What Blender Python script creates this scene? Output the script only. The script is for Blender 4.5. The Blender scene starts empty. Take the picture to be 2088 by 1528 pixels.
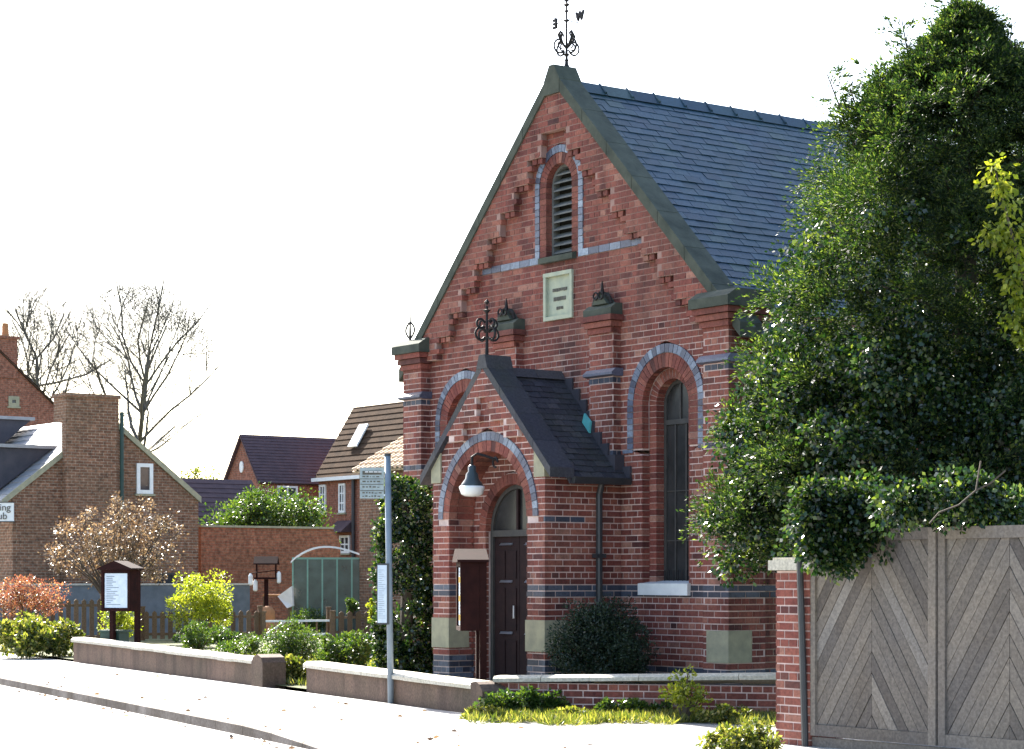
import bpy, math, random
import numpy as np
from mathutils import Vector, Matrix

random.seed(7); RNG = np.random.default_rng(7)
SC = bpy.context.scene
COL = SC.collection
R = math.radians

# ---------------------------------------------------------------- camera, sky, sun, exposure
F, CX, HY, EYE = 4432.0, 1044.0, 1180.0, 1.5          # focal length and horizon in photo pixels, eye height in metres
cam = bpy.data.cameras.new('camera'); camo = bpy.data.objects.new('camera', cam); COL.objects.link(camo)
camo.location = (0, 0, EYE); camo.rotation_euler = (R(90), 0, 0)
cam.sensor_width = 36.0; cam.lens = 36.0 * F / 2088.0; cam.shift_y = (HY - 764.0) / 2088.0
cam.clip_start = 0.5; cam.clip_end = 6000
SC.camera = camo
SUN_AZ, SUN_EL = R(-25.0), R(37.0)      # azimuth from +Y towards +X
world = bpy.data.worlds.new('World'); SC.world = world; world.use_nodes = True
nt = world.node_tree
sky = nt.nodes.new('ShaderNodeTexSky'); sky.sky_type = 'NISHITA'; sky.sun_disc = False
sky.sun_elevation = SUN_EL; sky.sun_rotation = SUN_AZ
sky.air_density = 1.0; sky.dust_density = 2.0; sky.ozone_density = 1.0
bg = nt.nodes['Background']; bg.inputs[1].default_value = 0.095
nt.links.new(sky.outputs[0], bg.inputs[0])
sl = bpy.data.lights.new('sun', 'SUN'); sl.energy = 5.0; sl.angle = R(0.5); sl.color = (1.0, 0.95, 0.86)
so = bpy.data.objects.new('sun', sl); COL.objects.link(so)
sv = Vector((math.sin(SUN_AZ) * math.cos(SUN_EL), math.cos(SUN_AZ) * math.cos(SUN_EL), math.sin(SUN_EL)))
so.rotation_euler = sv.to_track_quat('Z', 'Y').to_euler(); so.location = (-20, 60, 40)
SC.view_settings.view_transform = 'Standard'; SC.view_settings.look = 'None'
SC.view_settings.gamma = 1.0; SC.view_settings.use_curve_mapping = False
SC.view_settings.exposure = 2.4

# ---------------------------------------------------------------- helpers
def at(px, py, D):
    """a point of the place D metres ahead that the photo shows at (px, py)"""
    return Vector(((px - CX) / F * D, D, EYE + (HY - py) / F * D))
GRID = R(-54.0)                                       # the chapel, gate and houses share one street grid
def thing(name, label, cat, loc=(0, 0, 0), rz=0.0, group=None, kind=None):
    o = bpy.data.objects.new(name, None); COL.objects.link(o)
    o.location = loc; o.rotation_euler = (0, 0, rz); o.empty_display_size = 0.2
    if kind: o['kind'] = kind
    if label: o['label'] = label
    if cat: o['category'] = cat
    if group: o['group'] = group
    return o
def link(name, me, parent=None, loc=None):
    o = bpy.data.objects.new(name, me); COL.objects.link(o)
    if parent is not None: o.parent = parent
    if loc is not None: o.location = loc
    return o
class MB:
    def __init__(s): s.v = []; s.f = []; s.m = []
    def add(s, vs, fs, mi=0):
        n = len(s.v); s.v += [tuple(p) for p in vs]
        for f in fs: s.f.append(tuple(n + i for i in f)); s.m.append(mi)
        return s
    def box(s, x0, x1, y0, y1, z0, z1, mi=0):
        v = [(x, y, z) for z in (z0, z1) for y in (y0, y1) for x in (x0, x1)]
        return s.add(v, [(0, 2, 3, 1), (4, 5, 7, 6), (0, 1, 5, 4), (2, 6, 7, 3), (0, 4, 6, 2), (1, 3, 7, 5)], mi)
    def prism(s, pts, off, mi=0, back=True):
        """closed prism: polygon pts (3-D), swept by off"""
        n = len(pts); P = [Vector(p) for p in pts]; off = Vector(off); Q = [p + off for p in P]
        fs = [tuple(range(n))] + ([tuple(range(2 * n - 1, n - 1, -1))] if back else [])
        fs += [(i, n + i, n + (i + 1) % n, (i + 1) % n) for i in range(n)]
        return s.add(P + Q, fs, mi)
    def tube(s, pts, rad, n=8, mi=0, cap=True):
        P = [Vector(p) for p in pts]; k = len(P)
        rr = rad if isinstance(rad, (list, tuple)) else [rad] * k
        base = len(s.v); prev = None
        for i, p in enumerate(P):
            t = (P[min(i + 1, k - 1)] - P[max(i - 1, 0)])
            t = t.normalized() if t.length > 1e-9 else Vector((0, 0, 1))
            if prev is None:
                a = t.orthogonal().normalized()
            else:
                a = prev - t * prev.dot(t)
                a = a.normalized() if a.length > 1e-6 else t.orthogonal().normalized()
            prev = a; b = t.cross(a)
            for j in range(n):
                an = 2 * math.pi * j / n
                s.v.append(tuple(p + (a * math.cos(an) + b * math.sin(an)) * rr[i]))
        for i in range(k - 1):
            for j in range(n):
                s.f.append((base + i * n + j, base + i * n + (j + 1) % n, base + (i + 1) * n + (j + 1) % n, base + (i + 1) * n + j)); s.m.append(mi)
        if cap:
            s.f.append(tuple(base + j for j in range(n - 1, -1, -1))); s.m.append(mi)
            s.f.append(tuple(base + (k - 1) * n + j for j in range(n))); s.m.append(mi)
        return s
    def lathe(s, prof, c=(0, 0, 0), n=16, mi=0):
        base = len(s.v); c = Vector(c)
        for r, z in prof:
            for j in range(n):
                an = 2 * math.pi * j / n
                s.v.append((c.x + r * math.cos(an), c.y + r * math.sin(an), c.z + z))
        for i in range(len(prof) - 1):
            for j in range(n):
                s.f.append((base + i * n + j, base + i * n + (j + 1) % n, base + (i + 1) * n + (j + 1) % n, base + (i + 1) * n + j)); s.m.append(mi)
        s.f.append(tuple(base + j for j in range(n - 1, -1, -1))); s.m.append(mi)
        s.f.append(tuple(base + (len(prof) - 1) * n + j for j in range(n))); s.m.append(mi)
        return s
    def mesh(s, name, mats):
        me = bpy.data.meshes.new(name); me.from_pydata(s.v, [], s.f)
        for m in (mats if isinstance(mats, (list, tuple)) else [mats]): me.materials.append(m)
        if any(s.m): me.polygons.foreach_set('material_index', s.m)
        me.update(); return me
    def build(s, name, mats, parent=None, loc=None, smooth=False, kind=None):
        me = s.mesh(name, mats)
        if smooth: me.polygons.foreach_set('use_smooth', [True] * len(me.polygons))
        o = link(name, me, parent, loc)
        if kind: o['kind'] = kind
        return o
def tag(o, label, cat, group=None):
    o['label'] = label; o['category'] = cat
    if group: o['group'] = group
    return o

# ---------------------------------------------------------------- materials
def newmat(name):
    m = bpy.data.materials.new(name); m.use_nodes = True
    n = m.node_tree.nodes; return m, n, m.node_tree.links, n['Principled BSDF']
def ramp(n, stops):
    r = n.new('ShaderNodeValToRGB'); e = r.color_ramp.elements
    while len(e) < len(stops): e.new(0.5)
    for i, (p, c) in enumerate(stops): e[i].position = p; e[i].color = (*c, 1)
    return r
def noise(n, l, scale, detail=4, coord='obj', rough=0.6, vec=None):
    t = n.new('ShaderNodeTexNoise'); t.inputs['Scale'].default_value = scale; t.inputs['Detail'].default_value = detail
    t.inputs['Roughness'].default_value = rough
    if vec is not None: l.new(vec, t.inputs['Vector'])
    else:
        g = n.new('ShaderNodeNewGeometry'); l.new(g.outputs['Position'], t.inputs['Vector'])
    return t
def mix(n, l, a, b, fac, mode='MIX'):
    m = n.new('ShaderNodeMix'); m.data_type = 'RGBA'; m.blend_type = mode
    for sock, v in ((m.inputs[0], fac), (m.inputs[6], a), (m.inputs[7], b)):
        if isinstance(v, (int, float)): sock.default_value = v
        elif isinstance(v, tuple): sock.default_value = (*v, 1)
        else: l.new(v, sock)
    return m.outputs[2]
def bump(n, l, bs, h, strength=0.4, dist=0.01):
    b = n.new('ShaderNodeBump'); b.inputs['Strength'].default_value = strength; b.inputs['Distance'].default_value = dist
    l.new(h, b.inputs['Height']); l.new(b.outputs[0], bs.inputs['Normal'])
def simple(name, c1, c2=None, scale=6.0, rough=0.8, bmp=0.2, metal=0.0, spec=0.4, dist=0.006):
    m, n, l, b = newmat(name); c2 = c2 or tuple(x * 0.7 for x in c1)
    t = noise(n, l, scale, 6); r = ramp(n, [(0.35, c1), (0.68, c2)]); l.new(t.outputs[0], r.inputs[0])
    l.new(r.outputs[0], b.inputs['Base Color']); b.inputs['Roughness'].default_value = rough
    b.inputs['Metallic'].default_value = metal; b.inputs['Specular IOR Level'].default_value = spec
    if bmp: t2 = noise(n, l, scale * 6, 4); bump(n, l, b, t2.outputs[0], bmp, dist)
    return m
def piece(name, stops, stain=(0.5, 0.45, 0.42), stain_amt=0.5, rough=0.85, bscale=90, bmp=0.35, spec=0.3, streak=False):
    """colour varies from piece to piece (per object and per mesh island), with weathering over it"""
    m, n, l, b = newmat(name)
    g = n.new('ShaderNodeNewGeometry'); oi = n.new('ShaderNodeObjectInfo')
    a = n.new('ShaderNodeMath'); a.operation = 'ADD'; l.new(g.outputs['Random Per Island'], a.inputs[0]); l.new(oi.outputs['Random'], a.inputs[1])
    fr = n.new('ShaderNodeMath'); fr.operation = 'FRACT'; l.new(a.outputs[0], fr.inputs[0])
    r = ramp(n, stops); l.new(fr.outputs[0], r.inputs[0])
    t = noise(n, l, 1.3, 6); r2 = ramp(n, [(0.42, (0, 0, 0)), (0.75, (1, 1, 1))]); l.new(t.outputs[0], r2.inputs[0])
    mm = n.new('ShaderNodeMath'); mm.operation = 'MULTIPLY'; mm.inputs[1].default_value = stain_amt; l.new(r2.outputs[0], mm.inputs[0])
    c = mix(n, l, r.outputs[0], stain, mm.outputs[0])
    t3 = noise(n, l, 35, 5); r3 = ramp(n, [(0.3, (0.6, 0.6, 0.6)), (0.7, (1.15, 1.15, 1.15))]); l.new(t3.outputs[0], r3.inputs[0])
    c = mix(n, l, c, r3.outputs[0], 1.0, 'MULTIPLY')
    if streak:                                        # soot and rain streaks
        g2 = n.new('ShaderNodeNewGeometry'); vm = n.new('ShaderNodeVectorMath'); vm.operation = 'MULTIPLY'; vm.inputs[1].default_value = (2.6, 2.6, 0.45); l.new(g2.outputs['Position'], vm.inputs[0])
        t6 = noise(n, l, 1.0, 6, vec=vm.outputs[0]); r6 = ramp(n, [(0.32, (0.5, 0.5, 0.53)), (0.52, (0.95, 0.95, 0.95)), (0.75, (1.2, 1.18, 1.14))]); l.new(t6.outputs[0], r6.inputs[0])
        c = mix(n, l, c, r6.outputs[0], 1.0, 'MULTIPLY')
    l.new(c, b.inputs['Base Color']); b.inputs['Roughness'].default_value = rough; b.inputs['Specular IOR Level'].default_value = spec
    t4 = noise(n, l, bscale, 3); bump(n, l, b, t4.outputs[0], bmp, 0.004)
    return m
def brickmat(name, c1, c2, mortar, bw=0.225, bh=0.075, stain=(0.12, 0.07, 0.05), rough=0.9):
    m, n, l, b = newmat(name)
    tc = n.new('ShaderNodeTexCoord'); sx = n.new('ShaderNodeSeparateXYZ'); l.new(tc.outputs['Object'], sx.inputs[0])
    ad = n.new('ShaderNodeMath'); ad.operation = 'ADD'; l.new(sx.outputs[0], ad.inputs[0]); l.new(sx.outputs[1], ad.inputs[1])
    cb = n.new('ShaderNodeCombineXYZ'); l.new(ad.outputs[0], cb.inputs[0]); l.new(sx.outputs[2], cb.inputs[1])
    t = n.new('ShaderNodeTexBrick'); l.new(cb.outputs[0], t.inputs['Vector'])
    t.inputs['Scale'].default_value = 1.0; t.inputs['Brick Width'].default_value = bw; t.inputs['Row Height'].default_value = bh
    t.inputs['Mortar Size'].default_value = 0.008; t.inputs['Mortar Smooth'].default_value = 0.3
    t.inputs['Color1'].default_value = (*c1, 1); t.inputs['Color2'].default_value = (*c2, 1); t.inputs['Mortar'].default_value = (*mortar, 1)
    t2 = noise(n, l, 0.9, 6); r2 = ramp(n, [(0.4, (0, 0, 0)), (0.72, (1, 1, 1))]); l.new(t2.outputs[0], r2.inputs[0])
    f2 = n.new('ShaderNodeMath'); f2.operation = 'MULTIPLY'; f2.inputs[1].default_value = 0.55; l.new(r2.outputs[0], f2.inputs[0])
    c = mix(n, l, t.outputs[0], stain, f2.outputs[0])
    t5 = noise(n, l, 11.0, 5); r5 = ramp(n, [(0.3, (0.45, 0.45, 0.45)), (0.7, (1.35, 1.3, 1.25))]); l.new(t5.outputs[0], r5.inputs[0])
    c = mix(n, l, c, r5.outputs[0], 1.0, 'MULTIPLY')
    l.new(c, b.inputs['Base Color']); b.inputs['Roughness'].default_value = rough; b.inputs['Specular IOR Level'].default_value = 0.25
    inv = n.new('ShaderNodeMath'); inv.operation = 'SUBTRACT'; inv.inputs[0].default_value = 1.0; l.new(t.outputs[1], inv.inputs[1])
    bump(n, l, b, inv.outputs[0], 0.8, 0.012)
    return m
def leafmat(name, stops, trans=0.45, rough=0.38, spec=0.5, tint=(1.5, 1.5, 0.5)):
    m, n, l, b = newmat(name)
    g = n.new('ShaderNodeNewGeometry'); r = ramp(n, stops); l.new(g.outputs['Random Per Island'], r.inputs[0])
    t = noise(n, l, 1.6, 3); r2 = ramp(n, [(0.3, (0.55, 0.6, 0.6)), (0.7, (1.2, 1.15, 1.0))]); l.new(t.outputs[0], r2.inputs[0])
    c = mix(n, l, r.outputs[0], r2.outputs[0], 1.0, 'MULTIPLY')
    l.new(c, b.inputs['Base Color']); b.inputs['Roughness'].default_value = rough; b.inputs['Specular IOR Level'].default_value = spec
    tr = n.new('ShaderNodeBsdfTranslucent'); c2 = mix(n, l, c, tint, 1.0, 'MULTIPLY'); l.new(c2, tr.inputs[0])
    ms = n.new('ShaderNodeMixShader'); ms.inputs[0].default_value = trans
    l.new(b.outputs[0], ms.inputs[1]); l.new(tr.outputs[0], ms.inputs[2]); l.new(ms.outputs[0], n['Material Output'].inputs[0])
    return m
def glassmat(name, tint=(0.03, 0.035, 0.045), rough=0.08, trans=0.0):
    m, n, l, b = newmat(name)
    t = noise(n, l, 3.0, 3); r = ramp(n, [(0.3, tint), (0.7, tuple(x * 1.9 for x in tint))]); l.new(t.outputs[0], r.inputs[0])
    l.new(r.outputs[0], b.inputs['Base Color']); b.inputs['Roughness'].default_value = rough
    b.inputs['Transmission Weight'].default_value = trans; b.inputs['Specular IOR Level'].default_value = 0.35
    bump(n, l, b, noise(n, l, 9.0, 2).outputs[0], 0.06, 0.01)
    return m

M = {}
M['red'] = piece('red_brick', [(0.0, (0.09, 0.032, 0.03)), (0.1, (0.18, 0.05, 0.04)), (0.55, (0.245, 0.07, 0.052)), (0.9, (0.3, 0.1, 0.07)), (1.0, (0.38, 0.19, 0.14))], stain=(0.27, 0.125, 0.085), stain_amt=0.5, streak=True)
M['band'] = piece('dark_blue_band_brick', [(0.0, (0.03, 0.034, 0.05)), (0.6, (0.06, 0.07, 0.1)), (1.0, (0.11, 0.13, 0.17))], stain=(0.06, 0.045, 0.05), stain_amt=0.5, rough=0.6, spec=0.35)
M['blue'] = piece('blue_brick', [(0.0, (0.06, 0.065, 0.1)), (0.5, (0.12, 0.14, 0.2)), (0.85, (0.2, 0.24, 0.31)), (1.0, (0.3, 0.35, 0.42))], stain=(0.08, 0.06, 0.08), stain_amt=0.4, rough=0.5, spec=0.5)
M['slate'] = piece('roof_slate', [(0.0, (0.011, 0.034, 0.06)), (0.5, (0.016, 0.05, 0.084)), (0.9, (0.026, 0.066, 0.1)), (1.0, (0.045, 0.08, 0.085))], stain=(0.02, 0.05, 0.05), stain_amt=0.7, rough=0.55, bscale=40, spec=0.5)
M['pslate'] = piece('porch_slate', [(0.0, (0.035, 0.035, 0.045)), (0.6, (0.05, 0.05, 0.065)), (1.0, (0.075, 0.07, 0.075))], stain=(0.05, 0.055, 0.035), stain_amt=0.6, rough=0.7, bscale=40)
M['stone'] = simple('mossy_coping_stone', (0.075, 0.082, 0.062), (0.035, 0.042, 0.032), 4, 0.95, 0.6)
M['ystone'] = simple('buff_sandstone', (0.36, 0.33, 0.22), (0.25, 0.24, 0.17), 7, 0.9, 0.4)
M['plaque'] = simple('pale_plaque_stone', (0.42, 0.43, 0.31), (0.3, 0.33, 0.26), 6, 0.85, 0.2)
M['ink'] = simple('worn_black_lettering', (0.08, 0.075, 0.06), (0.13, 0.12, 0.1), 12, 0.8, 0)
M['iron'] = simple('black_iron', (0.016, 0.016, 0.018), (0.028, 0.022, 0.02), 9, 0.7, 0.2, spec=0.2)
M['pipe'] = simple('black_downpipe', (0.025, 0.028, 0.032), (0.04, 0.04, 0.042), 5, 0.45, 0.1, spec=0.5)
M['door'] = simple('brown_door_paint', (0.026, 0.013, 0.013), (0.017, 0.009, 0.01), 8, 0.7, 0.15, spec=0.15)
M['frame'] = simple('grey_window_frame', (0.06, 0.055, 0.05), (0.04, 0.037, 0.035), 8, 0.7, 0.1)
M['white'] = simple('white_paint', (0.78, 0.78, 0.76), (0.68, 0.68, 0.66), 8, 0.5, 0.1)
M['steel'] = simple('satin_steel', (0.55, 0.58, 0.62), (0.45, 0.48, 0.5), 8, 0.35, 0.05, metal=0.9)
M['brass'] = simple('brass', (0.75, 0.5, 0.18), (0.6, 0.38, 0.12), 9, 0.3, 0.05, metal=0.9)
M['glass'] = glassmat('dark_leaded_glass', (0.022, 0.022, 0.022), 0.25)
M['pane'] = glassmat('house_window_glass', (0.03, 0.03, 0.035))
M['louvre'] = simple('grey_louvre_wood', (0.16, 0.16, 0.15), (0.1, 0.1, 0.095), 10, 0.8, 0.3)
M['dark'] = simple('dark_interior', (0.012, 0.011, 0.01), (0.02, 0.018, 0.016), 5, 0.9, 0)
M['enamel'] = simple('dark_enamel', (0.03, 0.045, 0.05), (0.045, 0.06, 0.065), 8, 0.3, 0.05)
M['opal'] = simple('white_opal_glass', (0.8, 0.82, 0.8), (0.72, 0.74, 0.74), 6, 0.25, 0)
M['lead'] = simple('lead_flashing', (0.25, 0.33, 0.36), (0.18, 0.24, 0.27), 6, 0.4, 0.2, metal=0.3)
M['lead_glint'] = simple('teal_lead_glint', (0.1, 0.42, 0.42), (0.08, 0.32, 0.34), 12, 0.6, 0.2)  # teal reflection on the lead flashing, painted as its colour
M['cottage'] = brickmat('old_cottage_brick', (0.17, 0.08, 0.05), (0.28, 0.14, 0.085), (0.36, 0.3, 0.23), stain=(0.16, 0.11, 0.07))
M['house'] = brickmat('house_brick', (0.3, 0.12, 0.075), (0.26, 0.1, 0.065), (0.3, 0.2, 0.15), stain=(0.24, 0.11, 0.08))
M['gwall'] = brickmat('garden_wall_brick', (0.27, 0.1, 0.06), (0.34, 0.14, 0.08), (0.28, 0.18, 0.12), stain=(0.14, 0.07, 0.04))
M['side'] = brickmat('chapel_side_brick', (0.3, 0.1, 0.065), (0.2, 0.065, 0.05), (0.42, 0.3, 0.24))
M['plain_tile'] = simple('dark_plain_tile', (0.06, 0.036, 0.042), (0.085, 0.05, 0.055), 4, 0.8, 0.4, dist=0.02)
M['btile'] = simple('brown_concrete_tile', (0.07, 0.045, 0.03), (0.042, 0.028, 0.02), 3, 1.0, 0.5, spec=0.05, dist=0.02)
M['pantile'] = simple('pale_clay_pantile', (0.55, 0.43, 0.3), (0.42, 0.3, 0.19), 4, 0.8, 0.3)
M['wslate'] = simple('worn_cottage_slate', (0.3, 0.3, 0.31), (0.22, 0.22, 0.23), 3, 0.45, 0.2)
M['dslate'] = simple('dormer_slate', (0.035, 0.035, 0.045), (0.055, 0.05, 0.06), 3, 0.7, 0.4)
M['render'] = simple('grey_render', (0.17, 0.185, 0.2), (0.11, 0.125, 0.13), 3, 0.9, 0.3)
M['wood'] = piece('weathered_gate_wood', [(0.0, (0.11, 0.09, 0.075)), (0.5, (0.18, 0.15, 0.122)), (0.9, (0.235, 0.195, 0.155)), (1.0, (0.25, 0.22, 0.19))], stain=(0.12, 0.115, 0.12), stain_amt=0.5, rough=0.85, bscale=60)
M['picket'] = piece('fence_wood', [(0.0, (0.12, 0.075, 0.045)), (1.0, (0.22, 0.14, 0.085))], stain=(0.14, 0.1, 0.05), stain_amt=0.5)
M['redwood'] = simple('dark_red_stained_wood', (0.026, 0.008, 0.007), (0.015, 0.005, 0.005), 7, 0.8, 0.2, spec=0.1)
M['paper'] = simple('white_notice_paper', (0.62, 0.7, 0.78), (0.5, 0.58, 0.66), 14, 0.5, 0)
M['flag'] = simple('shaded_grey_sign_face', (0.36, 0.42, 0.42), (0.24, 0.29, 0.3), 16, 0.6, 0)  # greyed so the sign face carries its shading in the colour
M['bsteel'] = simple('grey_blue_painted_steel', (0.2, 0.25, 0.3), (0.15, 0.19, 0.23), 4, 0.5, 0.1, spec=0.5)
M['green'] = simple('dark_green_paint', (0.012, 0.04, 0.034), (0.018, 0.05, 0.042), 5, 0.5, 0.1)
M['pot'] = simple('terracotta', (0.4, 0.19, 0.08), (0.3, 0.14, 0.06), 6, 0.85, 0.3)
M['poly'] = glassmat('greenhouse_panel', (0.06, 0.09, 0.08), 0.2, 0.4)
M['pale_sheet'] = glassmat('greenhouse_roof_sheet', (0.5, 0.52, 0.5), 0.35, 0.5)
M['gframe'] = simple('green_aluminium', (0.16, 0.3, 0.25), (0.12, 0.24, 0.2), 5, 0.4, 0.05, metal=0.4)
M['wrender'] = piece('low_wall_render', [(0, (0.13, 0.085, 0.062)), (1, (0.19, 0.12, 0.09))], stain=(0.085, 0.065, 0.045), stain_amt=0.9, bscale=30, bmp=1.0, streak=True)
M['coping'] = piece('wall_coping_stone', [(0, (0.5, 0.46, 0.38)), (1, (0.62, 0.57, 0.48))], stain=(0.4, 0.38, 0.25), stain_amt=0.5, bscale=25)
M['asphalt'] = simple('pale_road_asphalt', (0.26, 0.25, 0.24), (0.21, 0.205, 0.2), 2.5, 0.75, 0.35, dist=0.004)
M['paving'] = simple('pavement_tarmac', (0.3, 0.29, 0.28), (0.25, 0.24, 0.23), 1.5, 0.75, 0.35, dist=0.004)
M['kerb'] = piece('kerb_stone', [(0, (0.1, 0.08, 0.065)), (1, (0.14, 0.115, 0.095))], bscale=30)
M['soil'] = simple('grass_and_soil', (0.07, 0.1, 0.025), (0.09, 0.07, 0.035), 3, 0.95, 0.5, dist=0.03)
M['bark'] = simple('bark', (0.1, 0.075, 0.055), (0.06, 0.05, 0.04), 6, 0.95, 0.5)
M['twig'] = simple('bare_twig', (0.13, 0.12, 0.1), (0.09, 0.085, 0.075), 4, 0.9, 0.2)
M['mortar'] = None
def mortar():
    m, n, l, b = newmat('pale_mortar')
    g = n.new('ShaderNodeNewGeometry'); sx = n.new('ShaderNodeSeparateXYZ'); l.new(g.outputs['Position'], sx.inputs[0])
    mr = n.new('ShaderNodeMapRange'); mr.inputs[1].default_value = 3.9; mr.inputs[2].default_value = 4.9; l.new(sx.outputs[2], mr.inputs[0])
    c = mix(n, l, (0.66, 0.5, 0.45), (0.34, 0.2, 0.165), mr.outputs[0])     # pale low on the walls, redder towards the gable
    t = noise(n, l, 4, 5); r = ramp(n, [(0.3, (0.6, 0.6, 0.6)), (0.7, (1.1, 1.1, 1.1))]); l.new(t.outputs[0], r.inputs[0])
    l.new(mix(n, l, c, r.outputs[0], 1.0, 'MULTIPLY'), b.inputs['Base Color']); b.inputs['Roughness'].default_value = 0.95
    return m
M['mortar'] = mortar()
M['conifer'] = leafmat('conifer_foliage', [(0.0, (0.008, 0.021, 0.01)), (0.55, (0.019, 0.037, 0.013)), (0.75, (0.045, 0.075, 0.022)), (1.0, (0.17, 0.19, 0.06))], 0.45, 0.6, 0.25, tint=(1.25, 1.5, 0.55))  # lightest stop puts the golden sunlit rim into the leaf colour
M['ivy'] = leafmat('ivy_leaf', [(0.0, (0.007, 0.022, 0.011)), (0.5, (0.014, 0.038, 0.014)), (0.8, (0.035, 0.07, 0.02)), (1.0, (0.15, 0.19, 0.05))], 0.38, 0.24, 0.7)  # palest leaves stand in for sun glints along the lit edge
M['lime'] = leafmat('yellow_green_leaf', [(0.0, (0.12, 0.17, 0.02)), (0.5, (0.26, 0.31, 0.035)), (1.0, (0.42, 0.42, 0.09))], 0.55)
M['shrub'] = leafmat('shrub_leaf', [(0.0, (0.02, 0.05, 0.014)), (0.5, (0.05, 0.1, 0.022)), (1.0, (0.12, 0.17, 0.035))], 0.4)
M['darkshrub'] = leafmat('dark_shrub_leaf', [(0.0, (0.008, 0.022, 0.014)), (0.6, (0.018, 0.04, 0.024)), (1.0, (0.035, 0.06, 0.03))], 0.2, 0.5)
M['brownleaf'] = leafmat('budding_brown_leaf', [(0.0, (0.08, 0.05, 0.035)), (0.55, (0.17, 0.115, 0.08)), (0.85, (0.32, 0.24, 0.17)), (1.0, (0.6, 0.48, 0.36))], 0.3, tint=(1.2, 1.05, 0.8))
M['orangeleaf'] = leafmat('copper_leaf', [(0.0, (0.16, 0.05, 0.045)), (0.5, (0.3, 0.12, 0.07)), (0.85, (0.42, 0.24, 0.13)), (1.0, (0.45, 0.4, 0.18))], 0.4, tint=(1.3, 1.0, 0.8))
M['grass'] = leafmat('grass_blade', [(0.0, (0.035, 0.065, 0.015)), (0.4, (0.1, 0.13, 0.03)), (0.75, (0.22, 0.22, 0.06)), (1.0, (0.42, 0.38, 0.17))], 0.45)

# ---------------------------------------------------------------- brickwork laid piece by piece
RECS = []                                             # every laid brick; the 300 that show largest become objects of their own
def clip(poly, nx, ny, k):
    """keep nx*a + ny*b <= k"""
    out = []; n = len(poly)
    for i in range(n):
        p, q = poly[i], poly[(i + 1) % n]
        dp, dq = nx * p[0] + ny * p[1] - k, nx * q[0] + ny * q[1] - k
        if dp <= 0: out.append(p)
        if (dp < 0 < dq) or (dq < 0 < dp):
            t = dp / (dp - dq); out.append((p[0] + (q[0] - p[0]) * t, p[1] + (q[1] - p[1]) * t))
    return out
def area(p):
    return 0.5 * abs(sum(p[i][0] * p[(i + 1) % len(p)][1] - p[(i + 1) % len(p)][0] * p[i][1] for i in range(len(p))))
class Arch:
    """round-headed opening: segments (b_from, half_width) below the spring line, then a half circle"""
    def __init__(s, c, spring, r, bottom, below=None): s.c, s.s, s.r, s.b, s.below = c, spring, r, bottom, below
    def w(s, v):
        if v <= s.b or v >= s.s + s.r: return 0.0
        if v > s.s: return math.sqrt(max(0, s.r ** 2 - (v - s.s) ** 2))
        if s.below and v < s.below[0]: return s.below[1]
        return s.r
class Rect:
    def __init__(s, c, hw, b0, b1): s.c, s.hw, s.b0, s.b1 = c, hw, b0, b1
    def w(s, v): return s.hw if s.b0 < v < s.b1 else 0.0
def cut(polys, ops, v0, v1, e=0.0):
    for o in ops:
        w0, w1 = o.w(v0 + 0.002), o.w(v1 - 0.002)
        if w0 == 0 and w1 == 0: continue
        w0 += e if w0 else 0; w1 += e if w1 else 0; new = []
        for p in polys:
            for sg in (-1, 1):                        # line through (c+sg*w0, v0), (c+sg*w1, v1)
                dx = sg * (w1 - w0) / (v1 - v0)
                k = o.c + sg * w0 - dx * v0
                q = clip(p, -sg, sg * dx, -sg * k)
                if len(q) > 2 and area(q) > 2e-4: new.append(q)
        polys = new
    return polys
COURSE = 0.075
def lay(parent, fmap, a0, a1, b0, b1, ops=(), planes=(), cls=None, off=None, skip=None, thick=0.05, core=True, depth=0.3, cname='wall_core', joint=0.013, bl=0.225):
    """courses of brick on the plane given by fmap(a, b, c); returns the recessed mortar body"""
    mb = MB(); n = int(round((b1 - b0) / COURSE + 0.499))
    for i in range(n):
        v0 = b0 + i * COURSE; v1 = min(v0 + COURSE, b1)
        if v1 - v0 < 0.01: continue
        gi = int(round(v0 / COURSE))
        if core:
            e = 0.010; ps = [[(a0 + e, v0), (a1 - e, v0), (a1 - e, v1), (a0 + e, v1)]]
            for pl in planes: ps = [q for q in (clip(p, *pl) for p in ps) if len(q) > 2]
            for p in cut(ps, ops, v0, v1, 0.012):
                mb.prism([fmap(a, b, -0.005) for a, b in p], Vector(fmap(0, 0, -depth)) - Vector(fmap(0, 0, 0)))
        hdr = gi % 4 == 0
        L = bl / 2 if hdr else bl
        a = math.floor(a0 / bl) * bl - bl + (L / 2 if gi % 2 else 0) + (bl / 4 if hdr else 0)
        while a < a1:
            x0, x1 = max(a, a0) + (joint / 2 if a > a0 else 0), min(a + L, a1) - (joint / 2 if a + L < a1 else 0)
            aa = a; a += L
            if x1 - x0 < 0.025: continue
            p = [(x0, v0 + joint / 2), (x1, v0 + joint / 2), (x1, v1 - joint / 2), (x0, v1 - joint / 2)]
            ps = [p]
            for pl in planes: ps = [q for q in (clip(p, *pl) for p in ps) if len(q) > 2]
            for q in cut(ps, ops, v0, v1):
                if area(q) < 8e-4: continue
                ca = sum(t[0] for t in q) / len(q); cb = sum(t[1] for t in q) / len(q)
                if skip and skip(ca, cb): continue
                c = (off(ca, cb) if off else 0.0) + random.uniform(-0.002, 0.002)
                RECS.append(dict(p=q, c=c, t=thick + max(0, c), f=fmap, cls=cls(ca, cb) if cls else 'red', par=parent))
    return mb
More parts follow.
